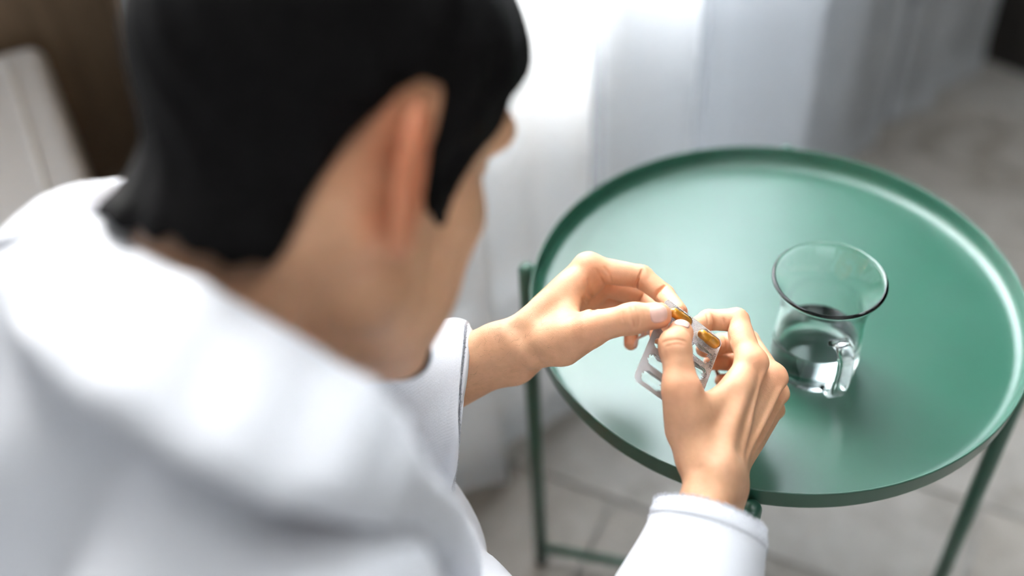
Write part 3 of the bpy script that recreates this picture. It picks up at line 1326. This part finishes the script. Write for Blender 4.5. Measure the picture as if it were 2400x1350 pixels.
def hand_bounds(h, reach):
    P_ = np.array(h['M'] + h['P'] + h['D'] + h['T'] + [h['TC'], h['TM'], h['TI'], h['TT'], h['W'], h['W'] + (h['E'] - h['W']) * reach])
    return P_.min(0) - .032, P_.max(0) + .032


def cut_hand(h, f, reach):
    e = h['W'] + (h['E'] - h['W']) * reach
    fa = np.asarray(unit(h['E'] - h['W']), F32)

    def g(p):
        return smax(f(p), (p - np.asarray(e, F32)) @ fa, .004)
    return g


# ---- head, neck, trunk and limbs
EARS = {}


def head_sdf(q):
    """q in head space"""
    d = ell(q, (-.008, 0, .048), (.098, .077, .082))
    d = smin(d, ell(q, (.034, 0, .044), (.065, .071, .060)), .02)
    d = smin(d, ell(q, (.036, 0, -.028), (.058, .061, .075)), .025)
    ay = np.abs(q[:, 1])
    qs = np.stack([q[:, 0], ay, q[:, 2]], 1)
    d = smin(d, ell(qs, (.056, .043, -.014), (.026, .022, .020)), .022)                    # cheekbone
    d = smin(d, ell(qs, (.050, .036, -.058), (.030, .022, .034)), .022)                    # cheek
    d = smin(d, cone(qs, (.004, .052, -.058), (.072, .018, -.099), .017, .015), .022)      # jaw line
    d = smin(d, cone(qs, (.004, .056, -.020), (.004, .052, -.058), .018, .017), .02)
    d = smin(d, ell(q, (.084, 0, -.100), (.017, .020, .015)), .016)                        # chin
    d = smin(d, ell(q, (.074, 0, -.062), (.026, .032, .030)), .016)
    d = smin(d, cone(qs, (.092, .010, .036), (.080, .052, .038), .010, .010), .014)        # brow ridge
    d = smax(d, -ell(qs, (.103, .033, .016), (.018, .016, .012)), .012)                    # eye socket
    d = smin(d, ell(qs, (.0785, .032, .016), (.0135, .0145, .0125)), .003)                 # closed lid
    d = d + .0012 * np.exp(-((qs[:, 2] - .0105) / .0012) ** 2) * (np.abs(qs[:, 1] - .032) < .014) * (q[:, 0] > .07)
    d = smin(d, cone(q, (.093, 0, .024), (.114, 0, -.022), .0075, .0100), .008)            # nose
    d = smin(d, ell(qs, (.104, .0115, -.028), (.011, .0075, .008)), .005)
    d = smax(d, -ell(qs, (.108, .0065, -.0365), (.005, .0032, .004)), .002)
    d = smin(d, cone(qs, (.1005, .000, -.0555), (.090, .022, -.0605), .0050, .0028), .004)  # lips
    d = smin(d, cone(qs, (.0985, .000, -.0665), (.090, .020, -.0625), .0058, .0030), .004)
    d = d + .0018 * np.exp(-((q[:, 2] + .0612) / .0011) ** 2) * (np.abs(q[:, 1]) < .022) * (q[:, 0] > .08)
    return d


def ear_sdf(q):
    """both ears, q in head space"""
    qs = np.stack([q[:, 0], np.abs(q[:, 1]), q[:, 2]], 1)
    a, b = math.radians(14), math.radians(34)
    ex = unit((math.cos(b) * -1, math.sin(b), 0))           # width axis: backwards and out
    ez = unit((-math.sin(a), .10, math.cos(a)))
    ez = unit(ez - ex * (ez @ ex))
    en = np.cross(ex, ez)
    R = np.stack([ex, ez, en], 1)
    c = np.array([-.014, .085, .002])
    d = ell(qs, c, (.0200, .0325, .0070), R)
    lo = (qs - c.astype(F32)) @ R.astype(F32)
    u, v, w_ = lo[:, 0], lo[:, 1], lo[:, 2]
    # helix rim
    rim = np.sqrt((np.sqrt((u / .0185) ** 2 + (v / .0305) ** 2) - 1) ** 2 * .017 ** 2 + (w_) ** 2) - .0042
    d = smin(d, rim, .003)
    # hollow of the concha (outer side)
    sg = 1.0 if en[1] > 0 else -1.0
    hol = ell(np.stack([u, v, w_], 1), (-.004, -.003, .0085 * sg), (.0095, .0165, .0075))
    d = smax(d, -hol, .003)
    d = smin(d, ell(qs, (-.004, .078, -.030), (.0075, .006, .0085)), .005)                  # lobe
    return d


def body_sdf(p):
    q = ((p - HO.astype(F32)) @ HR.astype(F32))
    d = head_sdf(q)
    d = smin(d, ear_sdf(q), .006)
    # neck
    nb = hw(-.030, 0, -.030)
    d = smin(d, cone(p, nb, C7 + FD * .045 + ZV * -.020, .056, .052), .022)
    thr = hw(.030, 0, -.075)
    d = smin(d, cone(p, thr, C7 + FD * .105 - ZV * .055, .030, .040), .022)
    for s, sh in ((1, SH_R), (-1, SH_L)):                    # sternomastoid / trapezius
        d = smin(d, cone(p, hw(-.022, -s * .058, -.030), C7 + FD * .09 + RD * s * .02 - ZV * .06, .014, .014), .016)
        d = smin(d, cone(p, C7 + FD * .03 + ZV * -.035, sh - ZV * .012, .036, .034), .03)
    return smin(d, limb_sdf(p), .03)


def limb_sdf(p):
    # trunk
    ch = C7 * .62 + PEL * .38 + FD * .05 - ZV * .03
    d = cone(p, C7 - ZV * .095 + FD * .02, ch, .064, .108)
    d = smin(d, cone(p, ch + RD * .05, PEL + RD * .04, .105, .115), .05)
    d = smin(d, cone(p, ch - RD * .05, PEL - RD * .04, .105, .115), .05)
    for sh, el, hip, kn, an in ((SH_R, EL_R, HIP_R, KN_R, AN_R), (SH_L, EL_L, HIP_L, KN_L, AN_L)):
        d = smin(d, cone(p, sh, el, .044, .032), .025)
        d = smin(d, cone(p, hip, kn, .085, .056), .03)
        d = smin(d, cone(p, kn, kn * .6 + an * .4, .054, .052), .03)
        d = smin(d, cone(p, kn * .6 + an * .4, an, .052, .034), .03)
        d = smin(d, cone(p, an - ZV * .012, an + FD * .15 - ZV * .030, .034, .022), .02)
    for h in (LH, RH):
        W, E = h['W'], h['E']
        d = smin(d, cone(p, E, W + (E - W) * .42, .034, .028), .02)
    return d


def gather(parts):
    Vs, Qs, n = [], [], 0
    for V, Q in parts:
        Vs.append(V)
        Qs.append(Q + n)
        n += len(V)
    return np.concatenate(Vs), np.concatenate(Qs)


# skin folds, hollows and tendon valleys drawn on the hands: (pixels, depth, width)
STROKES = {
    'L': [([(1476, 720), (1480, 744), (1486, 768)], .0011, .0008), ([(1491, 720), (1498, 742), (1496, 764)], .0009, .0008),
          ([(1459, 732), (1461, 752)], .0006, .0008), ([(1506, 730), (1508, 752)], .0005, .0008),
          ([(1505, 632), (1498, 650), (1494, 664)], .0014, .0009), ([(1557, 671), (1543, 692), (1545, 708)], .0014, .0009),
          ([(1380, 656), (1381, 678), (1387, 704), (1394, 726)], .0017, .0012), ([(1397, 632), (1408, 652), (1414, 666)], .0013, .0010),
          ([(1417, 628), (1428, 644), (1432, 660)], .0013, .0010), ([(1364, 700), (1379, 720), (1389, 730)], .0010, .0010),
          ([(1368, 660), (1372, 690), (1384, 712)], .0009, .0010), ([(1352, 716), (1372, 728), (1390, 734)], .0007, .0009),
          ([(1207, 770), (1218, 776)], .0030, .0075), ([(1226, 800), (1246, 832), (1262, 850)], .0022, .0060),
          ([(1160, 800), (1130, 815)], .0012, .0080), ([(1330, 742), (1370, 734)], .0014, .0070)],
    'R': [([(1554, 803), (1581, 796), (1606, 800)], .0006, .0010), ([(1562, 812), (1586, 806), (1602, 809)], .0003, .0009),
          ([(1696, 748), (1699, 770), (1711, 798)], .0013, .0010), ([(1657, 737), (1660, 756)], .0011, .0009),
          ([(1610, 872), (1613, 898)], .0030, .0080), ([(1722, 925), (1695, 1000), (1674, 1058)], .0026, .0075),
          ([(1784, 905), (1752, 990), (1735, 1060)], .0016, .0060), ([(1640, 880), (1680, 862)], .0012, .0060),
          ([(1640, 1100), (1648, 1150)], .0016, .0070)]}


def on_skin(f, px, py, d0=.72):
    d = d0
    for _ in range(60):
        q = U(px, py, d)
        v = float(f(q[None].astype(F32))[0])
        d += v * .85
        if abs(v) < 2e-4:
            break
    return U(px, py, d)


def carve(f, strokes):
    segs = []
    for pts, dep, wd in strokes:
        W3 = [on_skin(f, *q) for q in pts]
        segs.append(([(W3[i], W3[i + 1]) for i in range(len(W3) - 1)], dep, wd))

    def g(p):
        d = f(p)
        for sg, dep, wd in segs:
            c = sg[len(sg) // 2][0]
            reach = max(np.linalg.norm(sg[0][0] - c), np.linalg.norm(sg[-1][1] - c)) + 2.6 * wd
            v = p - np.asarray(c, F32)
            ix = np.nonzero(np.einsum('ij,ij->i', v, v) < reach ** 2)[0]
            if len(ix) == 0:
                continue
            pp_ = p[ix]
            dm = None
            for a, b in sg:
                e = cone(pp_, a, b, 0, 0)
                dm = e if dm is None else np.minimum(dm, e)
            d[ix] += dep * np.exp(-(dm / wd) ** 2)
        return d
    return g


parts = []
flush, stub = [], []
def hairline(x):
    return np.interp(x, [-.13, -.095, -.070, -.056, -.050, -.040, -.026, -.012, .004, .008, .014, .034, .040, .050, .060, .074, .088, .13],
                     [-.040, -.046, -.056, -.054, -.034, .012, .040, .050, .050, .022, -.016, -.018, .008, .026, .044, .060, .070, .09])


for h in (LH, RH):
    f, jt, cre = hand_sdf(h)
    f = carve(f, STROKES['L' if h is LH else 'R'])
    g = cut_hand(h, f, .55)
    lo, hi = hand_bounds(h, .58)
    V, Q = polygonise(g, lo, hi, HAND_STEP, 1.5)
    fl = np.zeros(len(V))
    for c, rad in jt:
        fl = np.maximum(fl, np.exp(-(((V - c) ** 2).sum(1)) / (rad * 1.35) ** 2))
    parts.append((V, Q))
    flush.append(fl * .42)
    stub.append(fl * 0)
    h['f'] = f
blo = np.min([HO - .16, PEL - .16, AN_R - .12, AN_L - .12, EL_R - .06, EL_L - .06], 0)
bhi = np.max([HO + .19, KN_R + .1, AN_R + .2, AN_L + .2, SH_L + .1, EL_R + .08, LH['W'] * .5 + LH['E'] * .5 + .06, RH['W'] * .5 + RH['E'] * .5 + .06], 0)
blo[2] = 0.0
hd_lo = HO - .165
hd_hi = HO + .175


def upper_sdf(p):          # head, neck and collar region at fine pitch
    q = np.abs(p - ((hd_lo + hd_hi) / 2 - np.array([.02, .0, .02])).astype(F32)) - np.array([.165, .165, .150], F32)
    return smax(body_sdf(p), q.max(1), .004)


for fn, a_, b_, st in ((upper_sdf, hd_lo - .03, hd_hi, .0030), (limb_sdf, blo, bhi, .0075)):
    V, Q = polygonise(fn, a_, b_, st, 2.4)
    ql = (V - HO) @ HR
    ear_glow = np.exp(-(((np.abs(ql[:, 1]) - .090) / .016) ** 2 + ((ql[:, 0] + .014) / .026) ** 2 + ((ql[:, 2] - .004) / .036) ** 2))
    flush.append(np.clip(ear_glow * 1.5, 0, .95))  # backlit redness of the ears painted into the skin colour
    below = hairline(ql[:, 0]) - ql[:, 2]
    st_ = np.clip(1 - below / .024, 0, 1) ** 1.5 * (ql[:, 0] < -.03) * np.exp(-(ear_glow * 3))
    stub.append(np.where(ql[:, 2] > -.1, st_ * .8, 0))
    parts.append((V, Q))
V, Q = gather(parts)
_in = V - np.array([bc[0], bc[1], 0])
_on = (np.abs(_in @ BED_D) < BL / 2) & ((_in @ FD) < BW / 2 + .004)
V[:, 2] = np.where(_on, np.maximum(V[:, 2], BED_Z + .002), V[:, 2])      # sits on the mattress
body_me = mesh_np(V, Q, 'person')
at = body_me.attributes.new('flush', 'FLOAT', 'POINT')
at.data.foreach_set('value', np.concatenate(flush).astype(np.float32))
at = body_me.attributes.new('stubble', 'FLOAT', 'POINT')
at.data.foreach_set('value', np.concatenate(stub).astype(np.float32))
person = link('person', body_me, M['skin'])
tag(person, 'dark-haired person in a white terry bathrobe bent over the table holding a blister pack', 'person')

# ---- hair, brows and chin beard (children of the body)


def hair_sdf(p):
    q = ((p - HO.astype(F32)) @ HR.astype(F32))
    up_ = np.clip((q[:, 2] - .02) / .09, 0, 1)
    th = .004 + .014 * up_ + .003 * np.clip((q[:, 0] + .02) / .09, 0, 1) * up_ + .002 * np.clip((q[:, 0] - .02) / .05, 0, 1) * np.exp(-((q[:, 2] - .075) / .03) ** 2)
    th = th + .0016 * np.sin(q[:, 0] * 190 + q[:, 1] * 120) * np.sin(q[:, 1] * 170 - q[:, 2] * 90)
    sc = head_sdf(q)
    nb = cone(p, hw(-.030, 0, -.030), C7 + FD * .035 + ZV * -.005, .056, .060)
    d = smin(sc, nb, .022) - th
    cut = hairline(q[:, 0]) - q[:, 2] + .0035 * np.sin(q[:, 0] * 240) * np.sin(q[:, 1] * 200)
    d = smax(d, cut.astype(F32), .006)
    # no hair on the face
    d = smax(d, (q[:, 0] - (.075 + np.clip((q[:, 2] - .07) * 1.2, -.02, .05))).astype(F32), .006)
    return d


V, Q = polygonise(hair_sdf, HO - .16, HO + .17, .0030, 2.6)
hair = link('hair', mesh_np(V, Q), M['hair'], person)
hair['label'] = 'short black hair'


def beard_sdf(p):
    q = ((p - HO.astype(F32)) @ HR.astype(F32))
    d = head_sdf(q) - .0045
    reg = ell(q, (.092, 0, -.104), (.026, .024, .017))
    return smax(d, reg, .004)


V, Q = polygonise(beard_sdf, hw(.09, 0, -.104) - .05, hw(.09, 0, -.104) + .05, .0022, 2.6)
link('chin_beard', mesh_np(V, Q), M['hair'], person)
for s in (-1, 1):
    link('eyebrow', tube([hw(.1015, s * .014, .040), hw(.099, s * .028, .0445), hw(.089, s * .044, .044), hw(.081, s * .053, .039)],
                         [.0028, .0036, .0034, .0012], 8), M['hair'], person)


# ---- finger nails
def nail(base, tip, dorsal, half_angle, length, f):
    """curved plate on the dorsal side of a fingertip, laid onto the implicit skin f"""
    ax = unit(tip - base)
    dv = unit(dorsal - ax * (dorsal @ ax))
    sd = np.cross(ax, dv)
    nu, nv = 13, 13
    V, Fc = [], []
    cen = tip + ax * .0004
    for j in range(nv):
        v = -1 + 2 * j / (nv - 1)
        for i in range(nu):
            u = -1 + 2 * i / (nu - 1)
            # superellipse footprint
            m = max(abs(u), abs(v), 1e-6)
            l4 = (abs(u) ** 3.2 + abs(v) ** 3.2) ** (1 / 3.2)
            k = m / max(l4, 1e-6)
            uu, vv = u * k, v * k
            an = uu * half_angle
            p0 = cen + ax * (vv * length / 2)
            dr = dv * math.cos(an) + sd * math.sin(an)
            V.append((p0, dr))
    P0 = np.array([a for a, _ in V])
    DR = np.array([b for _, b in V])
    t = np.full(len(P0), .016)
    for _ in range(14):
        t = t - f((P0 + DR * t[:, None]).astype(F32)) * .8
    X = P0 + DR * (t[:, None] + .00045)
    X2 = P0 + DR * (t[:, None] - .0006)
    for j in range(nv - 1):
        for i in range(nu - 1):
            a = j * nu + i
            Fc.append((a, a + 1, a + nu + 1, a + nu))
    n = len(X)
    bord = [i for i in range(nu)] + [j * nu + nu - 1 for j in range(1, nv)] + [(nv - 1) * nu + i for i in range(nu - 2, -1, -1)] + [j * nu for j in range(nv - 2, 0, -1)]
    for a, b in zip(bord, bord[1:] + bord[:1]):
        Fc.append((b, a, a + n, b + n))
    me = mesh_from(np.concatenate([X, X2]), Fc)
    bm_ = bmesh.new(); bm_.from_mesh(me); bmesh.ops.recalc_face_normals(bm_, faces=bm_.faces); bm_.to_mesh(me); bm_.free()
    return link('finger_nail', me, M['nail'], person)


for h in (LH, RH):
    tdv = unit(_C - h['TT']) + (np.array([-.15, -.1, .35]) if h is LH else np.array([0, .1, .35]))
    nail(h['TI'], h['TT'], tdv, .70 if h is LH else .58, .0124 if h is LH else .0105, h['f'])
    for i in range(4):
        din, dou = unit(h['D'][i] - h['P'][i]), unit(h['T'][i] - h['D'][i])
        bend = unit(dou - din)
        nail(h['D'][i], h['T'][i], -bend, .70, .0100 - .001 * (i == 3), h['f'])

# ---- fine hair on the left forearm and wrist
V, Fc = [], []
f = LH['f']
Wl, El = LH['W'], LH['E']
fa = unit(El - Wl)
cnt = 0
rr = np.random.default_rng(11)
n_h = 900
base = Wl + fa * rr.uniform(-.045, .085, n_h)[:, None]
dirs = rr.normal(size=(n_h, 3))
dirs -= (dirs @ fa)[:, None] * fa
dirs /= np.linalg.norm(dirs, axis=1)[:, None]
keep = dirs @ unit(_C - Wl) > -.25
base, dirs = base[keep], dirs[keep]
t = np.full(len(base), .02)
for _ in range(16):
    t = t - f((base + dirs * t[:, None]).astype(F32)) * .8
root_ = base + dirs * t[:, None]
for q, dr in zip(root_, dirs):
    g0 = unit(-fa * .9 + dr * rr.uniform(.25, .6) + rr.normal(size=3) * .35)
    L_ = rr.uniform(.004, .009)
    sd = unit(np.cross(g0, dr)) * .00004
    mid = q + g0 * L_ * .5
    tip = q + g0 * L_ - dr * L_ * .25
    k = len(V)
    V += [q - dr * .0004 - sd, q - dr * .0004 + sd, mid + sd * .7, mid - sd * .7, tip]
    Fc += [(k, k + 1, k + 2, k + 3), (k + 3, k + 2, k + 4)]
ah = link('arm_hair', mesh_from(V, Fc), M['armhair'], person)
ah['kind'] = 'stuff'
# ------------------------------------------------------------------ white terry bathrobe (clothing, children of the person)


def catmull(pts, n):
    pts = [np.asarray(q, float) for q in pts]
    out = []
    m = len(pts) - 1
    for k in range(n):
        x = k / (n - 1) * m
        i = min(int(x), m - 1)
        t = x - i
        p0, p1, p2, p3 = pts[max(i - 1, 0)], pts[i], pts[i + 1], pts[min(i + 2, m)]
        out.append(.5 * ((2 * p1) + (-p0 + p2) * t + (2 * p0 - 5 * p1 + 4 * p2 - p3) * t * t + (-p0 + 3 * p1 - 3 * p2 + p3) * t ** 3))
    return out


def robe_sdf(p):
    d = cone(p, C7 - ZV * .062 - FD * .005, C7 * .6 + PEL * .4 + FD * .055 - ZV * .03, .101, .148)
    ch = C7 * .6 + PEL * .4 + FD * .055 - ZV * .03
    for s in (1, -1):
        d = smin(d, cone(p, ch + RD * s * .05, PEL + RD * s * .05, .130, .140), .06)
    for s, sh in ((1, SH_R), (-1, SH_L)):
        d = smin(d, cone(p, C7 - ZV * .03, sh + ZV * .010, .052, .064), .04)
        d = smin(d, cone(p, sh, sh * .5 + ch * .5 + FD * .02, .072, .085), .05)
    for hip, kn in ((HIP_R, KN_R), (HIP_L, KN_L)):
        d = smin(d, cone(p, hip, kn - FD * .02, .105, .082), .05)
    d = smin(d, cone(p, (HIP_R + HIP_L) / 2 + FD * .1, (KN_R + KN_L) / 2 - ZV * .02, .09, .06), .06)
    # cloth folds
    a = p @ np.asarray(unit(FD * .5 + ZV * .6 + RD * .5), F32)
    b = p @ np.asarray(unit(RD - ZV * .35), F32)
    c = p @ np.asarray(FD, F32)
    d = d + .0060 * np.sin(a * 46 + 2.2 * np.sin(b * 21)) + .0040 * np.sin(b * 70 + 3 * np.sin(c * 17) + 1.2)
    # hem of the skirt: open below the knees
    q = (p - np.asarray(KN_R, F32)) @ np.asarray(FD, F32)
    d = smax(d, q - .055, .02)
    # rests on the mattress
    return d


lo = np.min([PEL - .22, SH_R - .12, SH_L - .12, KN_R - .13, KN_L - .13], 0)
hi = np.max([C7 + .12, KN_R + .13, KN_L + .13, SH_L + .12, SH_R + .12], 0)
lo[2] = BED_Z - .05
V, Q = polygonise(robe_sdf, lo, hi, .0065, 2.6)
# sit on the mattress instead of sinking into it
n_in = (V - np.array([bc[0], bc[1], 0]))
inx = np.abs(n_in @ BED_D) < BL / 2
iny = (n_in @ FD) < BW / 2 + .004
V[:, 2] = np.where(inx & iny, np.maximum(V[:, 2], BED_Z + .001), V[:, 2])
robe = link('bathrobe', mesh_np(V, Q), M['terry'], person)
robe['label'] = 'white terry bathrobe'


def loft(name, secs, n_len, n_round, seed, fold=.004, parent=None, thick=.0045, power=1.0, mat=None, close_end=False):
    """secs: list of (centre, half-axis A, half-axis B)"""
    Cc = catmull([s[0] for s in secs], n_len)
    Aa = catmull([s[1] for s in secs], n_len)
    Bb = catmull([s[2] for s in secs], n_len)
    r_ = np.random.default_rng(seed)
    ph = r_.uniform(0, 6.28, 8)
    V, Fc = [], []
    for i in range(n_len):
        s = i / (n_len - 1)
        for k in range(n_round):
            a = 2 * math.pi * k / n_round
            ca, sa = math.cos(a), math.sin(a)
            ca = math.copysign(abs(ca) ** power, ca)
            sa = math.copysign(abs(sa) ** power, sa)
            dirv = Aa[i] * ca + Bb[i] * sa
            ln = np.linalg.norm(dirv)
            w_ = (math.sin(2 * a + ph[0] + 5 * s) * .5 + math.sin(3 * a + ph[1] - 9 * s) * .35 + math.sin(5 * a + ph[2] + 14 * s) * .3
                  + math.sin(16 * s + ph[3] + 1.5 * math.sin(a + ph[4])) * .55)
            env = .35 + .65 * min(1, s / .12)
            V.append(Cc[i] + dirv * (1 + fold * env * w_ / ln))
    for i in range(1, n_len - 1):
        for k in range(n_round):
            k2 = (k + 1) % n_round
            Fc.append((i * n_round + k, (i + 1) * n_round + k, (i + 1) * n_round + k2, i * n_round + k2))
    me = mesh_from(V, Fc)
    bm_ = bmesh.new(); bm_.from_mesh(me); bmesh.ops.delete(bm_, geom=[v for v in bm_.verts if not v.link_faces], context='VERTS'); bmesh.ops.recalc_face_normals(bm_, faces=bm_.faces); bm_.to_mesh(me); bm_.free()
    o = link(name, me, mat or M['terry'], parent)
    md = o.modifiers.new('thick', 'SOLIDIFY')
    md.thickness = thick
    md.offset = -1
    md.use_rim = True
    return o, np.array(V)


def ring_pts(secs):
    return secs


# left sleeve: wide, hanging from the wrist
def sec(top, bot, depth_half):
    """section from its top and bottom silhouette points"""
    c = (top + bot) / 2
    A = (top - bot) / 2
    vd = unit(c - _C)
    Bv = unit(vd - unit(A) * (vd @ unit(A))) * depth_half
    return (c, A, Bv)


SL_L = [sec(U(1096, 764, .864), U(1060, 1140, .838), .045),
        sec(U(1078, 767, .864), U(1042, 1146, .838), .046),
        sec(U(1030, 776, .864), U(1000, 1158, .842), .046),
        sec(U(960, 805, .865), U(930, 1172, .850), .045),
        sec(U(870, 850, .870), U(820, 1205, .862), .052),
        sec(U(760, 905, .880), U(690, 1240, .878), .060)]
e_l = EL_L + ZV * .004
SL_L += [(e_l, unit(np.cross(RD, unit(SH_L - EL_L)) + ZV * .6) * .070, RD * .066),
         (SH_L * .5 + EL_L * .5, FD * .074, RD * .068),
         (SH_L, FD * .074, RD * .068), (SH_L * .6 + C7 * .4 - ZV * .03, FD * .04, unit(np.cross(C7 - SH_L, FD)) * -.04)]
sl, VL = loft('sleeve', SL_L, 90, 88, 3, .0036, robe, power=.84)
sl['label'] = 'left sleeve ending in a wide hanging cuff'

fr = unit(RH['E'] - RH['W'])
ra_ = unit(np.cross(fr, ZV))
rb_ = np.cross(ra_, fr)


def rsec(t, r1, r2, dz=0.0):
    return (RH['W'] + (RH['E'] - RH['W']) * t + ZV * dz, ra_ * r1, rb_ * r2)


def transported(cs):
    """sections with a parallel-transported frame: (centre, rA, rB)"""
    out = []
    u = ra_.copy()
    for i, (c, r1, r2) in enumerate(cs):
        t = unit(cs[min(i + 1, len(cs) - 1)][0] - cs[max(i - 1, 0)][0])
        u = unit(u - t * (u @ t))
        out.append((c, u * r1, np.cross(u, t) * -r2))
    return out


def rc(t, dz=0.0):
    return RH['W'] + (RH['E'] - RH['W']) * t + ZV * dz


el_out = EL_R + (EL_R - (SH_R + RH['W']) / 2) * .06
SL_R = transported([(rc(.125, .001), .0385, .0370), (rc(.18, .001), .0420, .0400), (rc(.30, .001), .0490, .0465), (rc(.55, .000), .060, .058),
                    (rc(.80), .068, .068), (el_out, .080, .080), (SH_R * .25 + EL_R * .75, .076, .076), (SH_R * .6 + EL_R * .4, .074, .074),
                    (SH_R + ZV * .002, .070, .070), (SH_R * .62 + C7 * .38 - ZV * .02, .046, .046), (SH_R * .4 + C7 * .6 - ZV * .03, .025, .025)])
sr, VR = loft('sleeve', SL_R, 80, 72, 5, .0030, robe)
sr['label'] = 'right sleeve with folded cuff'


# folded hem bands lying on the sleeve ends
def cuff_band(V, n_round, rows, lift):
    V = V.reshape(-1, n_round, 3)
    c = V[:rows].mean(1)
    X, Fc = [], []
    for i in range(rows):
        for k in range(n_round):
            d = unit(V[i, k] - c[i])
            l_ = lift * (1.0 if i < rows - 2 else (.75 if i == rows - 2 else .15))
            X.append(V[i, k] + d * l_)
    for i in range(rows - 1):
        for k in range(n_round):
            k2 = (k + 1) % n_round
            Fc.append((i * n_round + k, (i + 1) * n_round + k, (i + 1) * n_round + k2, i * n_round + k2))
    me = mesh_from(X, Fc)
    bm_ = bmesh.new(); bm_.from_mesh(me); bmesh.ops.recalc_face_normals(bm_, faces=bm_.faces); bm_.to_mesh(me); bm_.free()
    o = link('cuff', me, M['terry'], robe)
    md = o.modifiers.new('thick', 'SOLIDIFY')
    md.thickness = .0060
    md.offset = -1
    return o


cuff_band(VL, 88, 8, .0016)
cuff_band(VR, 72, 9, .0010)


# terry loops standing off the left cuff (fuzzy edge), too many to count
def tufts(V, n_round, rows, count, seed, off):
    r_ = np.random.default_rng(seed)
    V = V.reshape(-1, n_round, 3)
    X, Fc = [], []
    c = V.mean(1)
    j = np.arange(count)
    edge = j < count * .30
    i = np.where(edge, 0, r_.integers(0, rows - 1, count))
    t = np.where(edge, 0.0, r_.random(count))[:, None]
    k = r_.integers(0, n_round, count)
    k2 = (k + 1) % n_round
    u = r_.random(count)[:, None]

    def un(a):
        return a / np.linalg.norm(a, axis=1)[:, None]
    q = (V[i, k] * (1 - u) + V[i, k2] * u) * (1 - t) + (V[i + 1, k] * (1 - u) + V[i + 1, k2] * u) * t
    nrm = un(np.cross(V[i, k2] - V[i, k], V[i + 1, k] - V[i, k]))
    nrm = nrm * np.where(((nrm * (q - c[i])).sum(1) < 0), -1, 1)[:, None]
    axd = un(V[0, k] - V[1, k])
    q = q + nrm * np.where(i < 8, off, .0002)[:, None]
    d = un(np.where(edge[:, None], axd * .35 + nrm * .9, nrm) + r_.normal(size=(count, 3)) * .45)
    s_ = un(np.cross(d, r_.normal(size=(count, 3)))) * .00030
    h = np.where(edge, r_.uniform(.0008, .0022, count), r_.uniform(.0004, .0010, count))[:, None]
    X = np.stack([q - s_ - nrm * .0003, q + s_ - nrm * .0003, q + d * h + s_ * .8, q + d * h - s_ * .8], 1).reshape(-1, 3)
    Fc = np.arange(count * 4).reshape(-1, 4)
    o = link('terry_loops', mesh_np(X, Fc), M['terry'], robe)
    o['kind'] = 'stuff'
    return o


tufts(VL, 88, 34, 30000, 21, .0016)
tufts(VR, 72, 10, 2500, 22, .0010)

# shawl collar: rolled band from the nape over the shoulder to the chest
NB = C7 + FD * .05
inner_e = [NB + FD * .03 + RD * -.02 - ZV * .30, NB + FD * .055 - RD * .045 - ZV * .13, NB + FD * .060 - RD * .080 - ZV * .05,
           NB - RD * .090 - ZV * .005, NB - FD * .050 - RD * .072 + ZV * .020,
           U(205, 560, .575), U(290, 596, .535), U(420, 662, .505), U(600, 764, .482), U(780, 876, .472), U(905, 985, .478),
           U(980, 1110, .500), NB + FD * .09 + RD * .055 - ZV * .22, NB + FD * .06 + RD * .0 - ZV * .31]
outer_e = [NB + FD * .02 - RD * .06 - ZV * .32, NB + FD * .045 - RD * .10 - ZV * .17, NB + FD * .035 - RD * .135 - ZV * .09,
           NB - RD * .145 - ZV * .05, NB - FD * .095 - RD * .105 - ZV * .01,
           U(60, 590, .580), U(20, 740, .50), U(170, 930, .445), U(420, 1075, .420), U(680, 1180, .420), U(860, 1230, .440),
           U(960, 1260, .480), NB + FD * .08 + RD * .105 - ZV * .23, NB + FD * .05 + RD * .06 - ZV * .33]
NL = 110
Ie, Oe = catmull(inner_e, NL), catmull(outer_e, NL)
V, Fc = [], []
NCS = 14
for i in range(NL):
    a, b = Ie[i], Oe[i]
    tn = unit(Ie[min(i + 1, NL - 1)] - Ie[max(i - 1, 0)])
    ac = unit(b - a)
    nr = unit(np.cross(ac, tn))
    if nr @ (a - (NB - ZV * .25)) < 0:
        nr = -nr
    wv = .003 * math.sin(i * .33) + .002 * math.sin(i * .81 + 1)
    L_ = np.linalg.norm(b - a)
    cs = []
    for t, h in ((0.00, -.012), (-.035, -.002), (-.02, .007), (.06, .012), (.2, .014), (.4, .015), (.62, .013), (.84, .010), (.97, .006), (1.02, -.001),
                 (.97, -.007), (.7, -.006), (.4, -.006), (.12, -.014)):
        cs.append(a + ac * t * L_ + nr * (h + wv * (0 < t < 1.0)))
    V += cs
for i in range(NL - 1):
    for k in range(NCS):
        k2 = (k + 1) % NCS
        Fc.append((i * NCS + k, i * NCS + k2, (i + 1) * NCS + k2, (i + 1) * NCS + k))
Fc.append(tuple(range(NCS)))
Fc.append(tuple((NL - 1) * NCS + k for k in range(NCS - 1, -1, -1)))
me = mesh_from(V, Fc)
bm = bmesh.new(); bm.from_mesh(me); bmesh.ops.recalc_face_normals(bm, faces=bm.faces); bm.to_mesh(me); bm.free()
co = link('collar', me, M['terry'], robe)
co['label'] = 'wide shawl collar'
# belt at the waist
wc = C7 * .30 + PEL * .70 + FD * .03
sp = unit(C7 - PEL)
bf = unit(FD - sp * (FD @ sp))
pts = []
for a in np.linspace(0, 2 * math.pi, 49):
    dv = bf * math.cos(a) + RD * math.sin(a)
    t = .40
    for _ in range(30):
        t -= float(robe_sdf((wc + dv * t)[None].astype(F32))[0]) * .8
    pts.append(wc + dv * (t + .004))
pts[-1] = pts[0]
link('belt', tube(pts, .017, 10, caps=False), M['terry'], robe)
